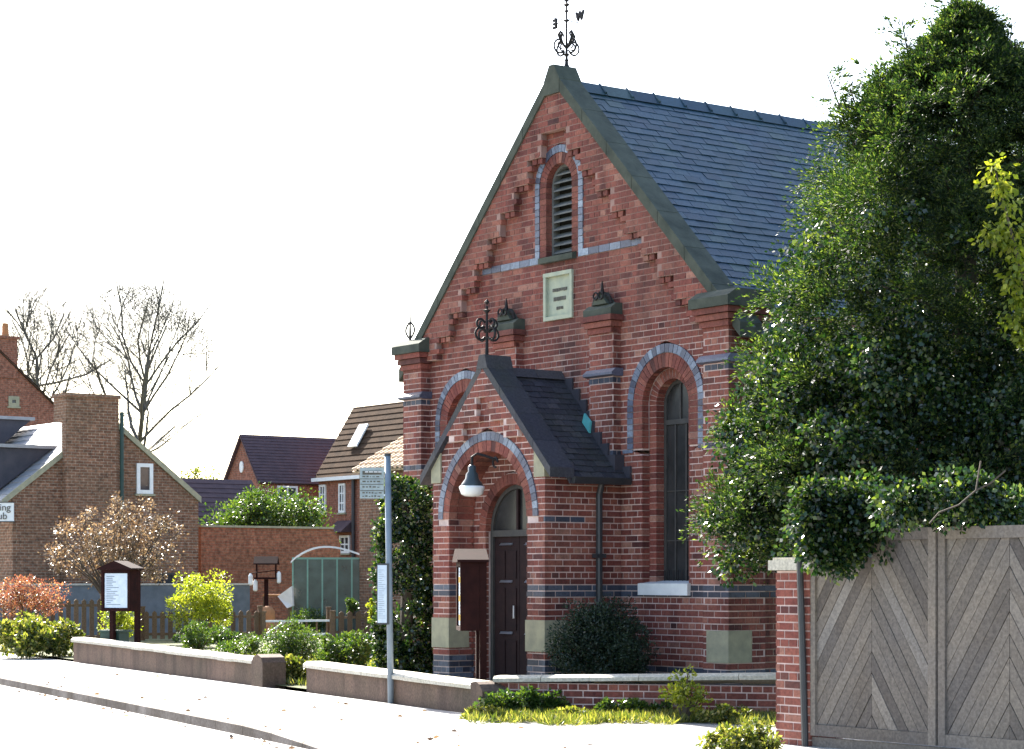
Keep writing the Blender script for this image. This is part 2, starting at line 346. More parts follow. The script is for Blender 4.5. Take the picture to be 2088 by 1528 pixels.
def ring(parent, fmap, ca, cb, r0, r1, n, c, thick, cls, t0=0.0, t1=math.pi, gap=0.007):
    for i in range(n):
        th0 = t0 + (t1 - t0) * i / n; th1 = t0 + (t1 - t0) * (i + 1) / n; g = gap / 2 / ((r0 + r1) / 2)
        th0 += g; th1 -= g; tm = (th0 + th1) / 2
        q = [(ca + r * math.cos(t), cb + r * math.sin(t)) for r, t in ((r0, th1), (r0, tm), (r0, th0), (r1, th0), (r1, tm), (r1, th1))]
        RECS.append(dict(p=q, c=c + random.uniform(-0.002, 0.002), t=thick, f=fmap, cls=cls, par=parent))
def stack(parent, fmap, a0, a1, b0, b1, c, thick, cls, h=COURSE, gap=0.008):
    n = max(1, int(round((b1 - b0) / h))); h = (b1 - b0) / n
    for i in range(n):
        q = [(a0, b0 + i * h + gap / 2), (a1, b0 + i * h + gap / 2), (a1, b0 + (i + 1) * h - gap / 2), (a0, b0 + (i + 1) * h - gap / 2)]
        RECS.append(dict(p=q, c=c, t=thick, f=fmap, cls=cls, par=parent))
def rowb(parent, fmap, a0, a1, b0, b1, c, thick, cls, w=0.225, gap=0.008):
    n = max(1, int(round((a1 - a0) / w))); w = (a1 - a0) / n
    for i in range(n):
        q = [(a0 + i * w + gap / 2, b0), (a0 + (i + 1) * w - gap / 2, b0), (a0 + (i + 1) * w - gap / 2, b1), (a0 + i * w + gap / 2, b1)]
        RECS.append(dict(p=q, c=c, t=thick, f=fmap, cls=cls, par=parent))
def ringback(fmap, ca, cb, r0, r1, c, depth, n=28, straight=0.0, grow=0.0):
    mb = MB()
    pts = [(math.cos(math.pi * i / n), math.sin(math.pi * i / n)) for i in range(n + 1)]
    r0 += grow; out = [(ca + r1 * x, cb + r1 * y) for x, y in pts]; inn = [(ca + r0 * x, cb + r0 * y) for x, y in pts]
    if straight:
        out = [(ca + r1, cb - straight)] + out + [(ca - r1, cb - straight)]; inn = [(ca + r0, cb - straight)] + inn + [(ca - r0, cb - straight)]
    sw = Vector(fmap(0, 0, -depth)) - Vector(fmap(0, 0, 0))
    for i in range(len(out) - 1):
        mb.prism([fmap(*inn[i], c), fmap(*out[i], c), fmap(*out[i + 1], c), fmap(*inn[i + 1], c)], sw)
    return mb
def proj(v):
    return CX + F * v.x / v.y, HY - F * (v.z - EYE) / v.y
def finish_bricks(root, limit=300, visible=None):
    """split RECS of this thing into the largest single bricks and the joined rest"""
    mw = Matrix.Translation(root.location) @ Matrix.Rotation(root.rotation_euler.z, 4, 'Z')
    score = []
    for r in RECS:
        cs = [mw @ Vector(r['f'](a, b, r['c'])) for a, b in r['p']]
        px = [proj(v) for v in cs]; A = area(px)
        mx = sum(p[0] for p in px) / len(px); my = sum(p[1] for p in px) / len(px)
        if visible and not visible(mx, my, r): A = -1
        score.append(A)
    order = sorted(range(len(RECS)), key=lambda i: -score[i])
    single = set(i for i in order[:limit] if score[i] > 0)
    cache = {}; rest = {}
    for i, r in enumerate(RECS):
        f = r['f']
        if i in single:
            ca = sum(t[0] for t in r['p']) / len(r['p']); cb = sum(t[1] for t in r['p']) / len(r['p'])
            key = (id(f), r['cls'], round(r['t'], 2), tuple((round(a - ca, 3), round(b - cb, 3)) for a, b in r['p']))
            o0 = Vector(f(ca, cb, r['c'])); sw = Vector(f(0, 0, -r['t'])) - Vector(f(0, 0, 0))
            if key not in cache:
                mb = MB(); mb.prism([Vector(f(a, b, r['c'])) - o0 for a, b in r['p']], sw)
                cache[key] = mb.mesh('brick', M[r['cls']])
            link('brick', cache[key], r['par'], o0)
        else:
            mb = rest.setdefault(r['par'], MB())
            mb.prism([f(a, b, r['c']) for a, b in r['p']], Vector(f(0, 0, -r['t'])) - Vector(f(0, 0, 0)), {'blue': 1, 'band': 2}.get(r['cls'], 0), back=False)
    for par, mb in rest.items():
        mb.build('brickwork', [M['red'], M['blue'], M['band']], par, kind='stuff')
    RECS.clear()

# ---------------------------------------------------------------- foliage
def leafmesh(name, mat, parent, P, D, size, aspect=0.5, jitter=0.6, kind=None, loc=None):
    """one small folded leaf per point P, pointing along D (numpy arrays)"""
    n = len(P); D = D + RNG.normal(0, jitter, (n, 3)); D /= np.linalg.norm(D, axis=1)[:, None] + 1e-9
    S = np.cross(D, RNG.normal(0, 1, (n, 3))); S /= np.linalg.norm(S, axis=1)[:, None] + 1e-9
    L = (size * RNG.uniform(0.6, 1.3, n))[:, None]; W = L * aspect * 0.5
    N = np.cross(D, S)
    V = np.stack([P, P + D * L * 0.5 + S * W + N * W * 0.25, P + D * L, P + D * L * 0.5 - S * W + N * W * 0.25], 1).reshape(-1, 3)
    me = bpy.data.meshes.new(name); me.vertices.add(4 * n); me.vertices.foreach_set('co', V.ravel())
    me.loops.add(4 * n); me.loops.foreach_set('vertex_index', np.arange(4 * n, dtype=np.int32))
    me.polygons.add(n); me.polygons.foreach_set('loop_start', np.arange(0, 4 * n, 4, dtype=np.int32)); me.polygons.foreach_set('loop_total', np.full(n, 4, dtype=np.int32))
    me.materials.append(mat); me.update(calc_edges=True); me.validate()
    o = link(name, me, parent, loc)
    if kind: o['kind'] = kind
    return o
def unit(n):
    v = RNG.normal(0, 1, (n, 3)); return v / np.linalg.norm(v, axis=1)[:, None]
def clumps(centers, radii, n, spread=1.0, shell=0.55):
    """leaf points gathered round clump centres; direction points outwards"""
    k = len(centers); idx = RNG.integers(0, k, n); u = unit(n)
    r = radii[idx] * (shell + (1 - shell) * RNG.uniform(0, 1, n)) * spread
    return centers[idx] + u * r[:, None], u
def blob_centers(c, rad, n, low=-0.6):
    u = unit(n * 3); u = u[u[:, 2] > low][:n]
    s = RNG.uniform(0.35, 1.12, len(u))[:, None]
    return np.array(c)[None] + u * np.array(rad)[None] * s
def shrub(name, label, px, py_top, py_base, D, wpx, mat, leaf=0.06, n=2500, cat='shrub', cl=26, stems=True, zb=None, low=-0.75, group=None, deep=None, jit=0.6, aspect=0.55):
    top = at(px, py_top, D); base = at(px, py_base, D); zb = base.z if zb is None else zb
    h = max(0.15, top.z - base.z); w = wpx / F * D / 2
    t = thing(name, label, cat, (top.x, D, zb), group=group)
    c = (0, 0, base.z - zb + h * 0.5); dep = deep or w * 0.8
    n = int(n * 2.6); leaf *= 0.72; cl = int(cl * 1.5)
    C = blob_centers(c, (w * 0.8, dep * 0.8, h * 0.42), cl, low)
    Rr = RNG.uniform(0.1, 0.36, len(C)) * min(w, h * 0.8)
    P, U = clumps(C, Rr, n); P[:, 2] = np.maximum(P[:, 2], 0.01)
    leafmesh('foliage', mat, t, P, U, leaf, jitter=jit, aspect=aspect)
    if stems:
        mb = MB()
        for q in C[:: max(1, len(C) // 8)]:
            mid = Vector((q[0] * 0.35, q[1] * 0.35, q[2] * 0.5))
            mb.tube([(q[0] * 0.1, q[1] * 0.1, 0), mid, q], [0.02, 0.014, 0.006], 5)
        mb.build('stems', M['bark'], t)
    return t

# ---------------------------------------------------------------- ground, road, pavement, kerb
def sheet(name, pts, z, mat, th=0.0):
    mb = MB()
    if th: mb.prism([(x, y, z) for x, y in pts], (0, 0, -th))
    else: mb.add([(x, y, z) for x, y in pts], [tuple(range(len(pts)))])
    o = mb.build(name, mat); o['kind'] = 'structure'; return o
sheet('ground', [(-2500, -200), (2500, -200), (2500, 4500), (-2500, 4500)], -0.17, M['soil'])
KA, KB = Vector((-7.83, 33.2)), Vector((-1.22, 19.1)); kd = (KB - KA).normalized(); kn = Vector((-kd.y, kd.x))   # kn points to the pavement side (right)
if kn.x < 0: kn = -kn
WA, WB = Vector((-7.89, 39.1)), Vector((-0.42, 23.95)); wd = (WB - WA).normalized(); wn = Vector((-wd.y, wd.x))
if wn.x < 0: wn = -wn
far0 = KA - kd * 60; near0 = KB + kd * 16
sheet('road', [tuple(far0 - kn * 9), tuple(near0 - kn * 9), tuple(near0 + kn * 0.05), tuple(far0 + kn * 0.05)], -0.12, M['asphalt'])
def kerb_top(s):                                      # metres past KA along the kerb: drops for the drive
    L = (KB - KA).length
    return 0.0 if s < L - 3.2 else max(-0.108, -0.108 * (s - (L - 3.2)) / 2.6)
mb = MB(); ss = [-60, -20, 0] + list(np.arange(1, 15.6, 0.6)) + [18, 24, 31]
for a, b in zip(ss[:-1], ss[1:]):
    rows = []
    for s in (a, b):
        q = KA + kd * s; zt = kerb_top(s)
        rows.append([(*(q + kn * 0.13), zt - 0.002), (*(q + kn * 1.1), -0.001), (*(q + kn * (9 if s > 17 else 1.3)), 0.0)])
    v = rows[0] + rows[1]; mb.add(v, [(0, 1, 4, 3), (1, 2, 5, 4)])
o = mb.build('pavement', M['paving']); o['kind'] = 'structure'
pv = [tuple(KA + kd * s + kn * 1.25) for s in (-60, 31)] + [(14.0, 5.0), (14.0, 21.5), (3.2, 23.0), tuple(WB), tuple(WA), tuple(WA - wd * 60)]
sheet('pavement_slab', pv, 0.002, M['paving'])
kerbp = thing('kerb', None, None, (KA.x, KA.y, 0), kind='structure')
for i in range(-12, 18):
    s0, s1 = i * 0.915, i * 0.915 + 0.905; q0 = kd * s0; q1 = kd * s1
    mb = MB(); prof = [(0, -0.17), (0.13, -0.17), (0.13, 0), (0.025, 0), (0, -0.02)]
    v = []
    for q, s in ((q0, s0), (q1, s1)):
        dz = kerb_top(s)
        v += [(q.x + kn.x * a, q.y + kn.y * a, b + (dz if b > -0.1 else 0)) for a, b in prof]
    mb.add(v, [(0, 1, 2, 3, 4), (9, 8, 7, 6, 5)] + [(i2, (i2 + 1) % 5, 5 + (i2 + 1) % 5, 5 + i2) for i2 in range(5)])
    mb.build('kerb_stone', M['kerb'], kerbp)
sheet('garden_ground', [tuple(WA - wd * 60 + wn * 0.1), tuple(WA + wn * 0.1), tuple(WB + wn * 0.15), (3.2, 23.1), (14, 21.6), (60, 21.6), (60, 160), (-60, 160)], 0.03, M['soil'])

# ---------------------------------------------------------------- the chapel (local x along the front, y into the building, z up)
CH = (0.6, 27.7, 0.0)
chapel = thing('chapel', 'small red brick gabled chapel with arched porch and blue brick arches', 'chapel', CH, GRID)
def front(d): return lambda a, b, c: (a, d - c, b)
F0 = front(0.0)
Z0 = 0.15; APEX = 7.84; HW = 3.37
def cls_front(a, b):
    if 1.3 < b < 1.45: return 'band'
    if b < 0.45: return 'band'
    if abs(b - 3.06) < 0.04 and (abs(a) > 2.78): return 'blue'
    if 5.55 < b < 5.63 and 0.4 < abs(a) < 1.68: return 'blue'
    return 'red'
def steps(a, b, u0, zb0, n, pitch=0.3, c=0.055):
    k = (abs(a) - u0) / pitch
    i = max(0, math.ceil(k)) if k > 0 else 0
    i = min(i, n)
    return c if b > zb0 - pitch * i else 0.0
fw = link('front_wall', bpy.data.meshes.new('front_wall'), chapel)
lanc = [Arch(sg * 2.10, 3.60, 0.71, 1.425, (3.06, 0.43)) for sg in (-1, 1)]
louv = Arch(0.0, 6.525, 0.50, 5.625)
slope = [(1, 1, APEX), (-1, 1, APEX)]
hid = lambda a, b: abs(a - 0.06) < 1.1 and b < 2.7
mb = lay(fw, F0, -HW, HW, Z0, APEX, ops=lanc + [louv, Rect(0, 0.29, 4.8, 5.4)], planes=slope, cls=cls_front,
         off=lambda a, b: steps(a, b, 0.26, 7.2, 9, 0.3, 0.095), skip=hid, thick=0.115)
# proud stepped band: the mortar body behind the raised bricks
for i in range(10):
    for sg in (-1, 1):
        a0, a1 = (0, 0.26) if i == 0 else (0.26 + 0.3 * (i - 1), 0.26 + 0.3 * i)
        zb = 7.2 - 0.3 * i
        p = clip([(sg * a0, zb), (sg * a1, zb), (sg * a1, 9), (sg * a0, 9)], sg, 1, APEX)
        if len(p) > 2: mb.prism([F0(a, b, 0.09) for a, b in p], (0, 0.095, 0))
for r0, r1, sp, ca, st in ((0.43, 0.71, 3.60, 2.1, 0.54), (0.43, 0.71, 3.60, -2.1, 0.54), (0.27, 0.50, 6.525, 0.0, 0.9)):
    b = ringback(F0, ca, sp, r0, r1, -0.007, 0.28, straight=st, grow=0.01); mb.add(b.v, b.f)
mb.box(-0.29, 0.29, 0.06, 0.3, 4.8, 5.4)
fwm = mb.mesh('front_wall', M['mortar']); fw.data = fwm
for sg in (-1, 1):                                    # corbel bricks below each step
    for i in range(1, 9):
        a = 0.26 + 0.3 * i; z = 7.2 - 0.3 * i
        for da, hgt in ((-0.13, 0.075), (-0.25, 0.075)):
            stack(fw, F0, sg * (a + da) - 0.045, sg * (a + da) + 0.045, z - 0.075, z - 0.004, 0.07, 0.09, 'red')
for sg in (-1, 1):                                    # lancet arches
    c = sg * 2.1
    ring(fw, F0, c, 3.60, 0.605, 0.71, 26, 0.012, 0.06, 'blue')
    ring(fw, F0, c, 3.60, 0.43, 0.60, 24, 0.004, 0.1, 'red')
    for s2 in (-1, 1):
        x0, x1 = sorted((c + s2 * 0.605, c + s2 * 0.71)); stack(fw, F0, x0, x1, 3.075, 3.6, 0.012, 0.06, 'blue')
        x0, x1 = sorted((c + s2 * 0.43, c + s2 * 0.60)); stack(fw, F0, x0, x1, 3.075, 3.6, 0.004, 0.1, 'red')
        x0, x1 = sorted((c + s2 * 0.605, c + s2 * 0.80)); rowb(fw, F0, x0, x1, 3.03, 3.07, 0.014, 0.05, 'blue')
ring(fw, F0, 0, 6.525, 0.41, 0.50, 20, 0.012, 0.06, 'blue')
ring(fw, F0, 0, 6.525, 0.27, 0.405, 16, 0.004, 0.1, 'red')
for s2 in (-1, 1):
    x0, x1 = sorted((s2 * 0.41, s2 * 0.50)); stack(fw, F0, x0, x1, 5.63, 6.525, 0.012, 0.06, 'blue', h=0.09)
    x0, x1 = sorted((s2 * 0.27, s2 * 0.405)); stack(fw, F0, x0, x1, 5.63, 6.525, 0.004, 0.1, 'red')
    x0, x1 = sorted((s2 * 0.41, s2 * 1.68)); rowb(fw, F0, x0, x1, 5.555, 5.64, 0.014, 0.05, 'blue')

def lancet_window(c):
    """inner brick order, frame, leaded glass and sill of one tall window"""
    w = MB(); F1 = front(0.11)
    w = ringback(F1, c, 3.60, 0.30, 0.435, -0.005, 0.16, straight=2.15, grow=0.008)
    o = w.build('window_surround', M['mortar'], chapel)
    ring(o, F1, c, 3.60, 0.30, 0.43, 20, 0.0, 0.12, 'red')
    for s2 in (-1, 1):
        x0, x1 = sorted((c + s2 * 0.30, c + s2 * 0.43)); stack(o, F1, x0, x1, 1.45, 3.6, 0.0, 0.12, 'red')
    # the straight jambs of the first reveal
    jb = MB()
    for s2 in (-1, 1):
        x0, x1 = sorted((c + s2 * 0.43, c + s2 * 0.5)); jb.box(x0, x1, 0.012, 0.11, 1.45, 3.06)
    win = link('window', bpy.data.meshes.new('window'), chapel)
    fr = ringback(front(0.23), c, 3.60, 0.255, 0.302, 0.0, 0.05, straight=2.15)
    fr.box(c - 0.26, c + 0.26, 0.225, 0.27, 3.36, 3.42)
    for x in (-0.09, 0.11): fr.box(c + x - 0.012, c + x + 0.012, 0.232, 0.262, 1.45, 3.36)
    for z in (1.95, 2.55): fr.box(c - 0.26, c + 0.26, 0.236, 0.258, z, z + 0.014)
    fr.box(c - 0.012, c + 0.012, 0.232, 0.262, 3.42, 3.85)
    win.data = fr.mesh('window', M['frame'])
    g = MB(); n = 20
    g.add([(c + 0.26 * math.cos(math.pi * i / n), 0.25, 3.6 + 0.26 * math.sin(math.pi * i / n)) for i in range(n + 1)] + [(c - 0.26, 0.25, 1.45), (c + 0.26, 0.25, 1.45)], [tuple(range(n + 3))])
    g.build('pane', M['glass'], win)
    MB().prism([(c - 0.46, -0.05, 1.44), (c - 0.46, -0.05, 1.30), (c - 0.46, 0.22, 1.30), (c - 0.46, 0.22, 1.475)], (0.92, 0, 0)).build('window_sill', M['white'], chapel)
    gl = MB()
    for k in range(7): gl.tube([(c - 0.25 + k * 0.083, 0.2, 1.45), (c - 0.25 + k * 0.083, 0.2, 1.60)], 0.008, 5)
    gl.build('sill_guard', M['iron'], chapel)
for sg in (-1, 1): lancet_window(sg * 2.1)
# louvred opening
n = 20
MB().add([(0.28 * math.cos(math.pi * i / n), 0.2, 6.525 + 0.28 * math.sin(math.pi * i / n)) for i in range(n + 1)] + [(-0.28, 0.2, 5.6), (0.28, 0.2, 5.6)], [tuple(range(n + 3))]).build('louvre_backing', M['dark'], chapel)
lv = link('louvre_frame', ringback(front(0.09), 0, 6.525, 0.235, 0.272, 0.0, 0.1, straight=0.9).mesh('louvre_frame', M['louvre']), chapel)
for i in range(11):
    z = 5.66 + i * 0.1; hw = 0.235 if z < 6.5 else math.sqrt(max(0.01, 0.24 ** 2 - (z - 6.5) ** 2))
    MB().prism([(-hw, 0.08, z), (-hw, 0.08, z + 0.018), (-hw, 0.17, z + 0.075), (-hw, 0.17, z + 0.057)], (2 * hw, 0, 0)).build('louvre_slat', M['louvre'], lv)
MB().prism([(-0.36, -0.07, 5.54), (-0.36, -0.07, 5.61), (-0.36, 0.12, 5.66), (-0.36, 0.12, 5.54)], (0.72, 0, 0)).build('louvre_sill', M['stone'], chapel)
# date stone
pl = MB(); pl.box(-0.30, 0.30, -0.03, 0.05, 4.80, 4.85).box(-0.30, -0.25, -0.03, 0.05, 4.85, 5.36).box(0.25, 0.30, -0.03, 0.05, 4.85, 5.36).box(-0.30, 0.30, -0.035, 0.05, 5.36, 5.41)
po = pl.build('date_stone', M['plaque'], chapel)
MB().box(-0.25, 0.25, 0.015, 0.055, 4.85, 5.36).build('stone_tablet', M['plaque'], po)
for z, hw, h in ((5.16, 0.15, 0.045), (5.04, 0.13, 0.055), (4.93, 0.07, 0.04)):   # worn, unreadable lettering
    x = -hw; lt = MB()
    while x < hw:
        w = random.choice((0.012, 0.02, 0.026)); lt.box(x, min(hw, x + w), 0.008, 0.02, z + random.uniform(0, 0.01), z + h); x += w + 0.009
    lt.build('worn_lettering', M['ink'], po)
# buttresses at the corners, pilasters on the front
def pier(name, u0, u1, z0, z1, pj, side_to, capz, deco=False, lead=True):
    p = link(name, bpy.data.meshes.new(name), chapel)
    f = front(-pj); top = z1
    c = lambda a, b: 'band' if (1.3 < b < 1.45 or b < 0.45 or 3.88 < b < 3.98 or abs(b - 3.06) < 0.04) else 'red'
    m = lay(p, f, u0, u1, z0, top, cls=c, depth=pj)
    m.box(u0 + 0.008, u1 - 0.008, -pj + 0.008, side_to if side_to > 0 else 0.0, z0, top)
    fs = lambda a, b, cc: (u1 + cc, a, b)
    lay(p, fs, -pj, max(0.0, side_to), z0, top, cls=c, core=False)
    if u0 < -3: lay(p, lambda a, b, cc: (u0 - cc, a, b), -pj, 0.4, z0, top, cls=c, core=False)
    p.data = m.mesh(name, M['mortar'])
    s = MB(); yb = max(side_to, 0.0)
    s.prism([(u0 - 0.05, -pj - 0.06, 4.0), (u0 - 0.05, -pj - 0.06, 4.03), (u0 - 0.05, -pj, 4.08), (u0 - 0.05, yb - 0.002, 4.08), (u0 - 0.05, yb - 0.002, 3.985), (u0 - 0.05, -pj, 3.985)], (u1 - u0 + 0.1, 0, 0))
    s.build('string_course', M['blue'], p)
    return p
def cap(par, u0, u1, pj, z, yb, h=0.2, w=0.09):
    for i in range(3):                                # corbelled courses below the cap
        e = 0.03 * (i + 1)
        MB().box(u0 - e, u1 + e, -pj - e, yb, z - 0.225 + i * 0.075 + 0.004, z - 0.15 + i * 0.075 - 0.004).build('corbel', M['red'], par)
    m = MB(); m.prism([(u0 - w - 0.03, -pj - w - 0.03, z), (u0 - w - 0.03, -pj - w - 0.03, z + h * 0.55), (u0 - w - 0.03, -pj + 0.02, z + h), (u0 - w - 0.03, yb, z + h), (u0 - w - 0.03, yb, z)], (u1 - u0 + 2 * w + 0.06, 0, 0))
    m.build('cap_stone', M['stone'], par)
for sg in (1, -1):
    u0, u1 = (2.95, 3.40) if sg > 0 else (-3.40, -2.95)
    b = pier('corner_buttress', u0, u1, Z0, 4.60, 0.15, 0.42 if sg > 0 else 0.4, 4.6)
    cap(b, u0, u1, 0.15, 4.62, 0.45)
    if sg > 0:                                        # stone block built into the corner
        MB().box(u1 - 0.37, u1 + 0.012, -0.163, 0.2, 0.53, 0.90).build('foundation_stone', M['ystone'], b)
    u0, u1 = (0.77, 1.25) if sg > 0 else (-1.25, -0.77)
    b = pier('pilaster', u0, u1, 2.7, 4.72, 0.12, 0.0, 4.75)
    cap(b, u0 + 0.03, u1 - 0.03, 0.12, 4.74, 0.0, 0.14, 0.035)
    um = (u0 + u1) / 2; g = MB()                      # gablet with a small trefoil and finial
    g.prism([(um - 0.15, -0.15, 4.88), (um + 0.15, -0.15, 4.88), (um, -0.15, 5.04)], (0, 0.15, 0))
    g.build('gablet', M['stone'], b)
    g = MB(); g.tube([(um, -0.1, 5.0), (um, -0.1, 5.1), (um, -0.1, 5.17)], [0.03, 0.018, 0.006], 6)
    for s2 in (-1, 1):
        g.tube([(um + s2 * 0.18, -0.1, 4.88), (um + s2 * 0.15, -0.1, 4.96), (um + s2 * 0.08, -0.1, 5.0)], 0.02, 6)
        g.tube([(um + s2 * 0.05 + 0.045 * math.cos(t), -0.165, 4.985 + 0.045 * math.sin(t)) for t in np.linspace(0, 6.28, 10)], 0.012, 5)
    g.build('iron_ornament', M['iron'], b)
# little scroll ornament on the far kneeler
g = MB(); x0 = -3.3
g.tube([(x0, -0.1, 4.8), (x0, -0.1, 5.25)], [0.02, 0.008], 6)
for s2 in (-1, 1): g.tube([(x0 + s2 * (0.02 + 0.09 * math.sin(t)), -0.1, 4.85 + 0.07 * t) for t in np.linspace(0, 3.1, 8)], 0.014, 5)
g.build('kneeler_finial', M['iron'], chapel)

# body: side and back walls, floor of roof
bd = MB(); LN = 10.0
bd.box(HW - 0.32, HW - 0.05, 0.3, LN, Z0, 4.6); bd.box(-HW + 0.05, -HW + 0.32, 0.3, LN, Z0, 4.6)
bd.prism([(-HW + 0.05, LN, Z0), (HW - 0.05, LN, Z0), (HW - 0.05, LN, 4.5), (0, LN, APEX), (-HW + 0.05, LN, 4.5)], (0, -0.3, 0))
bd.build('side_wall', M['side'], chapel)
sidewall = link('brick_side_wall', bpy.data.meshes.new('brick_side_wall'), chapel)
fs = lambda a, b, cc: (HW - 0.05 + 0.002 + cc, a, b)
m = lay(sidewall, fs, 0.42, 1.5, Z0, 4.55, cls=lambda a, b: 'band' if (1.3 < b < 1.45 or b < 0.45) else 'red', core=True, depth=0.1)
sidewall.data = m.mesh('brick_side_wall', M['mortar'])

# roof: boards under individually laid slates
RS = 1.0; k2 = 1 / math.sqrt(2)
eave = 3.55; ridge_z = APEX - 0.02
for sg in (1, -1):
    m = MB(); m.prism([(0, 0.2, ridge_z), (sg * eave, 0.2, ridge_z - eave), (sg * eave, 0.2, ridge_z - eave - 0.09), (0, 0.2, ridge_z - 0.13)], (0, LN - 0.1, 0))
    m.build('roof' if sg > 0 else 'far_roof', M['dslate'], chapel)
roof = [o for o in chapel.children if o.name.startswith('roof')][0]
def slate_field(par, ridge, half, d0, d1, zr, uc, sw, ex, matk, limit, sgn=1, th=0.007):
    """courses of slates on a 45 degree slope; the first `limit` nearest ones are objects"""
    n = int(half / k2 / ex) + 1; singles = 0; rest = MB(); items = []
    sl_mesh = MB().add([], [])
    for i in range(n):
        s0 = half / k2 - i * ex; off = (i % 2) * sw / 2
        d = d0 - off
        while d < d1:
            x0, x1 = max(d, d0), min(d + sw - 0.006, d1); d += sw
            if x1 - x0 < 0.05: continue
            items.append((s0, x0, x1, i))
    items.sort(key=lambda t: t[1])
    cache = {}
    for s0, x0, x1, i in items:
        top = max(0.0, s0 - ex * 1.25); jit = random.uniform(-0.002, 0.004)
        def P(s, y, h): return (uc + sgn * (s * k2 + h * k2), y, zr - s * k2 + h * k2)
        l0 = random.uniform(-0.006, 0.006)
        q = [P(s0 + l0, x0, 0.014 + jit), P(s0 + l0, x1, 0.014 + jit + random.uniform(-0.002, 0.002)), P(top, x1, 0.004), P(top, x0, 0.004)]
        nrm = Vector((-sgn * k2 * th, 0, -k2 * th))
        if singles < limit:
            o0 = Vector(q[0]); MBx = MB().prism([Vector(v) - o0 for v in q], nrm)
            key = (round(x1 - x0, 2), round(s0 - top, 2), i % 5)
            if key not in cache: cache[key] = MBx.mesh('slate', M[matk])
            link('slate', cache[key], par, o0); singles += 1
        else: rest.prism(q, nrm)
    if rest.v: rest.build('slating', M[matk], par, kind='stuff')
slate_field(roof, None, eave, 0.205, LN + 0.05, ridge_z, 0.0, 0.26, 0.14, 'slate', 215)
for i in range(int(LN / 0.45)):                       # ridge tiles with a rolled joint
    y0 = 0.24 + i * 0.45; m = MB()
    m.prism([(-0.14, y0, ridge_z - 0.1), (-0.02, y0, ridge_z + 0.055), (0.02, y0, ridge_z + 0.055), (0.14, y0, ridge_z - 0.1)], (0, 0.44, 0))
    m.tube([(-0.13, y0 + 0.42, ridge_z - 0.07), (0, y0 + 0.42, ridge_z + 0.065), (0.13, y0 + 0.42, ridge_z - 0.07)], 0.02, 6)
    m.build('ridge_tile', M['slate'], roof)
# coping stones on the front gable
for sg in (1, -1):
    for i in range(7):
        s0, s1 = 0.14 + i * 0.49, 0.14 + (i + 1) * 0.49 - 0.008; m = MB()
        def Q(s, h): return (sg * s, 0, APEX - s + h)
        a, b, c2, d2 = Q(s0, -0.02), Q(s1, -0.02), Q(s1, 0.15), Q(s0, 0.15)
        m.prism([(v[0], -0.12, v[2]) for v in (a, b, c2, d2)], (0, 0.34, 0)).build('coping_stone', M['stone'], chapel)
MB().prism([(-0.16, -0.125, APEX - 0.18), (0.16, -0.125, APEX - 0.18), (0.16, -0.125, APEX + 0.0), (0.05, -0.125, APEX + 0.19), (-0.05, -0.125, APEX + 0.19), (-0.16, -0.125, APEX + 0.0)], (0, 0.36, 0)).build('apex_stone', M['stone'], chapel)
# weather vane
zt = APEX + 0.19; v = MB(); yv = 0.12
v.tube([(0, yv, zt), (0, yv, zt + 0.05), (0, yv, zt + 0.12), (0, yv, zt + 0.4), (0, yv, zt + 1.3)], [0.04, 0.024, 0.018, 0.014, 0.01], 7)
for z, r in ((0.09, 0.03), (0.16, 0.045), (0.6, 0.035), (0.72, 0.03), (0.80, 0.045), (0.86, 0.04)): v.lathe([(0.005, -0.03), (r, 0), (0.005, 0.03)], (0, yv, zt + z), 8)
vane = v.build('weather_vane', M['iron'], chapel)
v = MB()
for s2 in (-1, 1):
    for ax in (0, 1):
        def pt(h, z): return (s2 * h, yv, zt + z) if ax == 0 else (0, yv + s2 * h, zt + z)
        v.tube([pt(0.01, 0.25), pt(0.05, 0.29), pt(0.1, 0.35), pt(0.125, 0.41), pt(0.10, 0.445), pt(0.065, 0.43), pt(0.07, 0.40)], [0.014, 0.016, 0.02, 0.022, 0.018, 0.014, 0.008], 5)
        v.tube([pt(0.115 + 0.085 * math.cos(t), 0.255 + 0.085 * math.sin(t)) for t in np.linspace(2.0, -2.6, 15)], 0.013, 5)
        v.tube([pt(0.09 + 0.045 * math.cos(t), 0.275 + 0.045 * math.sin(t)) for t in np.linspace(2.6, -2.0, 11)], 0.01, 5)
v.build('scroll', M['iron'], vane)
v = MB()
v.tube([(-0.2, yv, zt + 0.6), (0.2, yv, zt + 0.6)], 0.007, 5); v.tube([(0, yv - 0.2, zt + 0.6), (0, yv + 0.2, zt + 0.6)], 0.007, 5)
v.build('direction_arms', M['iron'], vane)
def text(name, body, size, mat, parent, mw, ext=0.004, align='LEFT', bold=0.0):
    cu = bpy.data.curves.new(name, 'FONT'); cu.body = body; cu.size = size; cu.extrude = ext; cu.align_x = align; cu.offset = bold
    ob = bpy.data.objects.new(name, cu); COL.objects.link(ob)
    bpy.context.view_layer.update()
    me = bpy.data.meshes.new_from_object(ob.evaluated_get(bpy.context.evaluated_depsgraph_get()))
    bpy.data.objects.remove(ob); me.materials.clear(); me.materials.append(mat)
    me.transform(mw); o = link(name, me, parent); return o
UP = Matrix.Rotation(R(90), 4, 'X')
text('letter', 'E', 0.16, M['iron'], vane, Matrix.Translation((-0.2, yv, zt + 0.55)) @ Matrix.Rotation(R(180), 4, 'Z') @ UP, 0.012, bold=0.008)
text('letter', 'W', 0.15, M['iron'], vane, Matrix.Translation((0.2, yv, zt + 0.55)) @ UP, 0.012, bold=0.008)

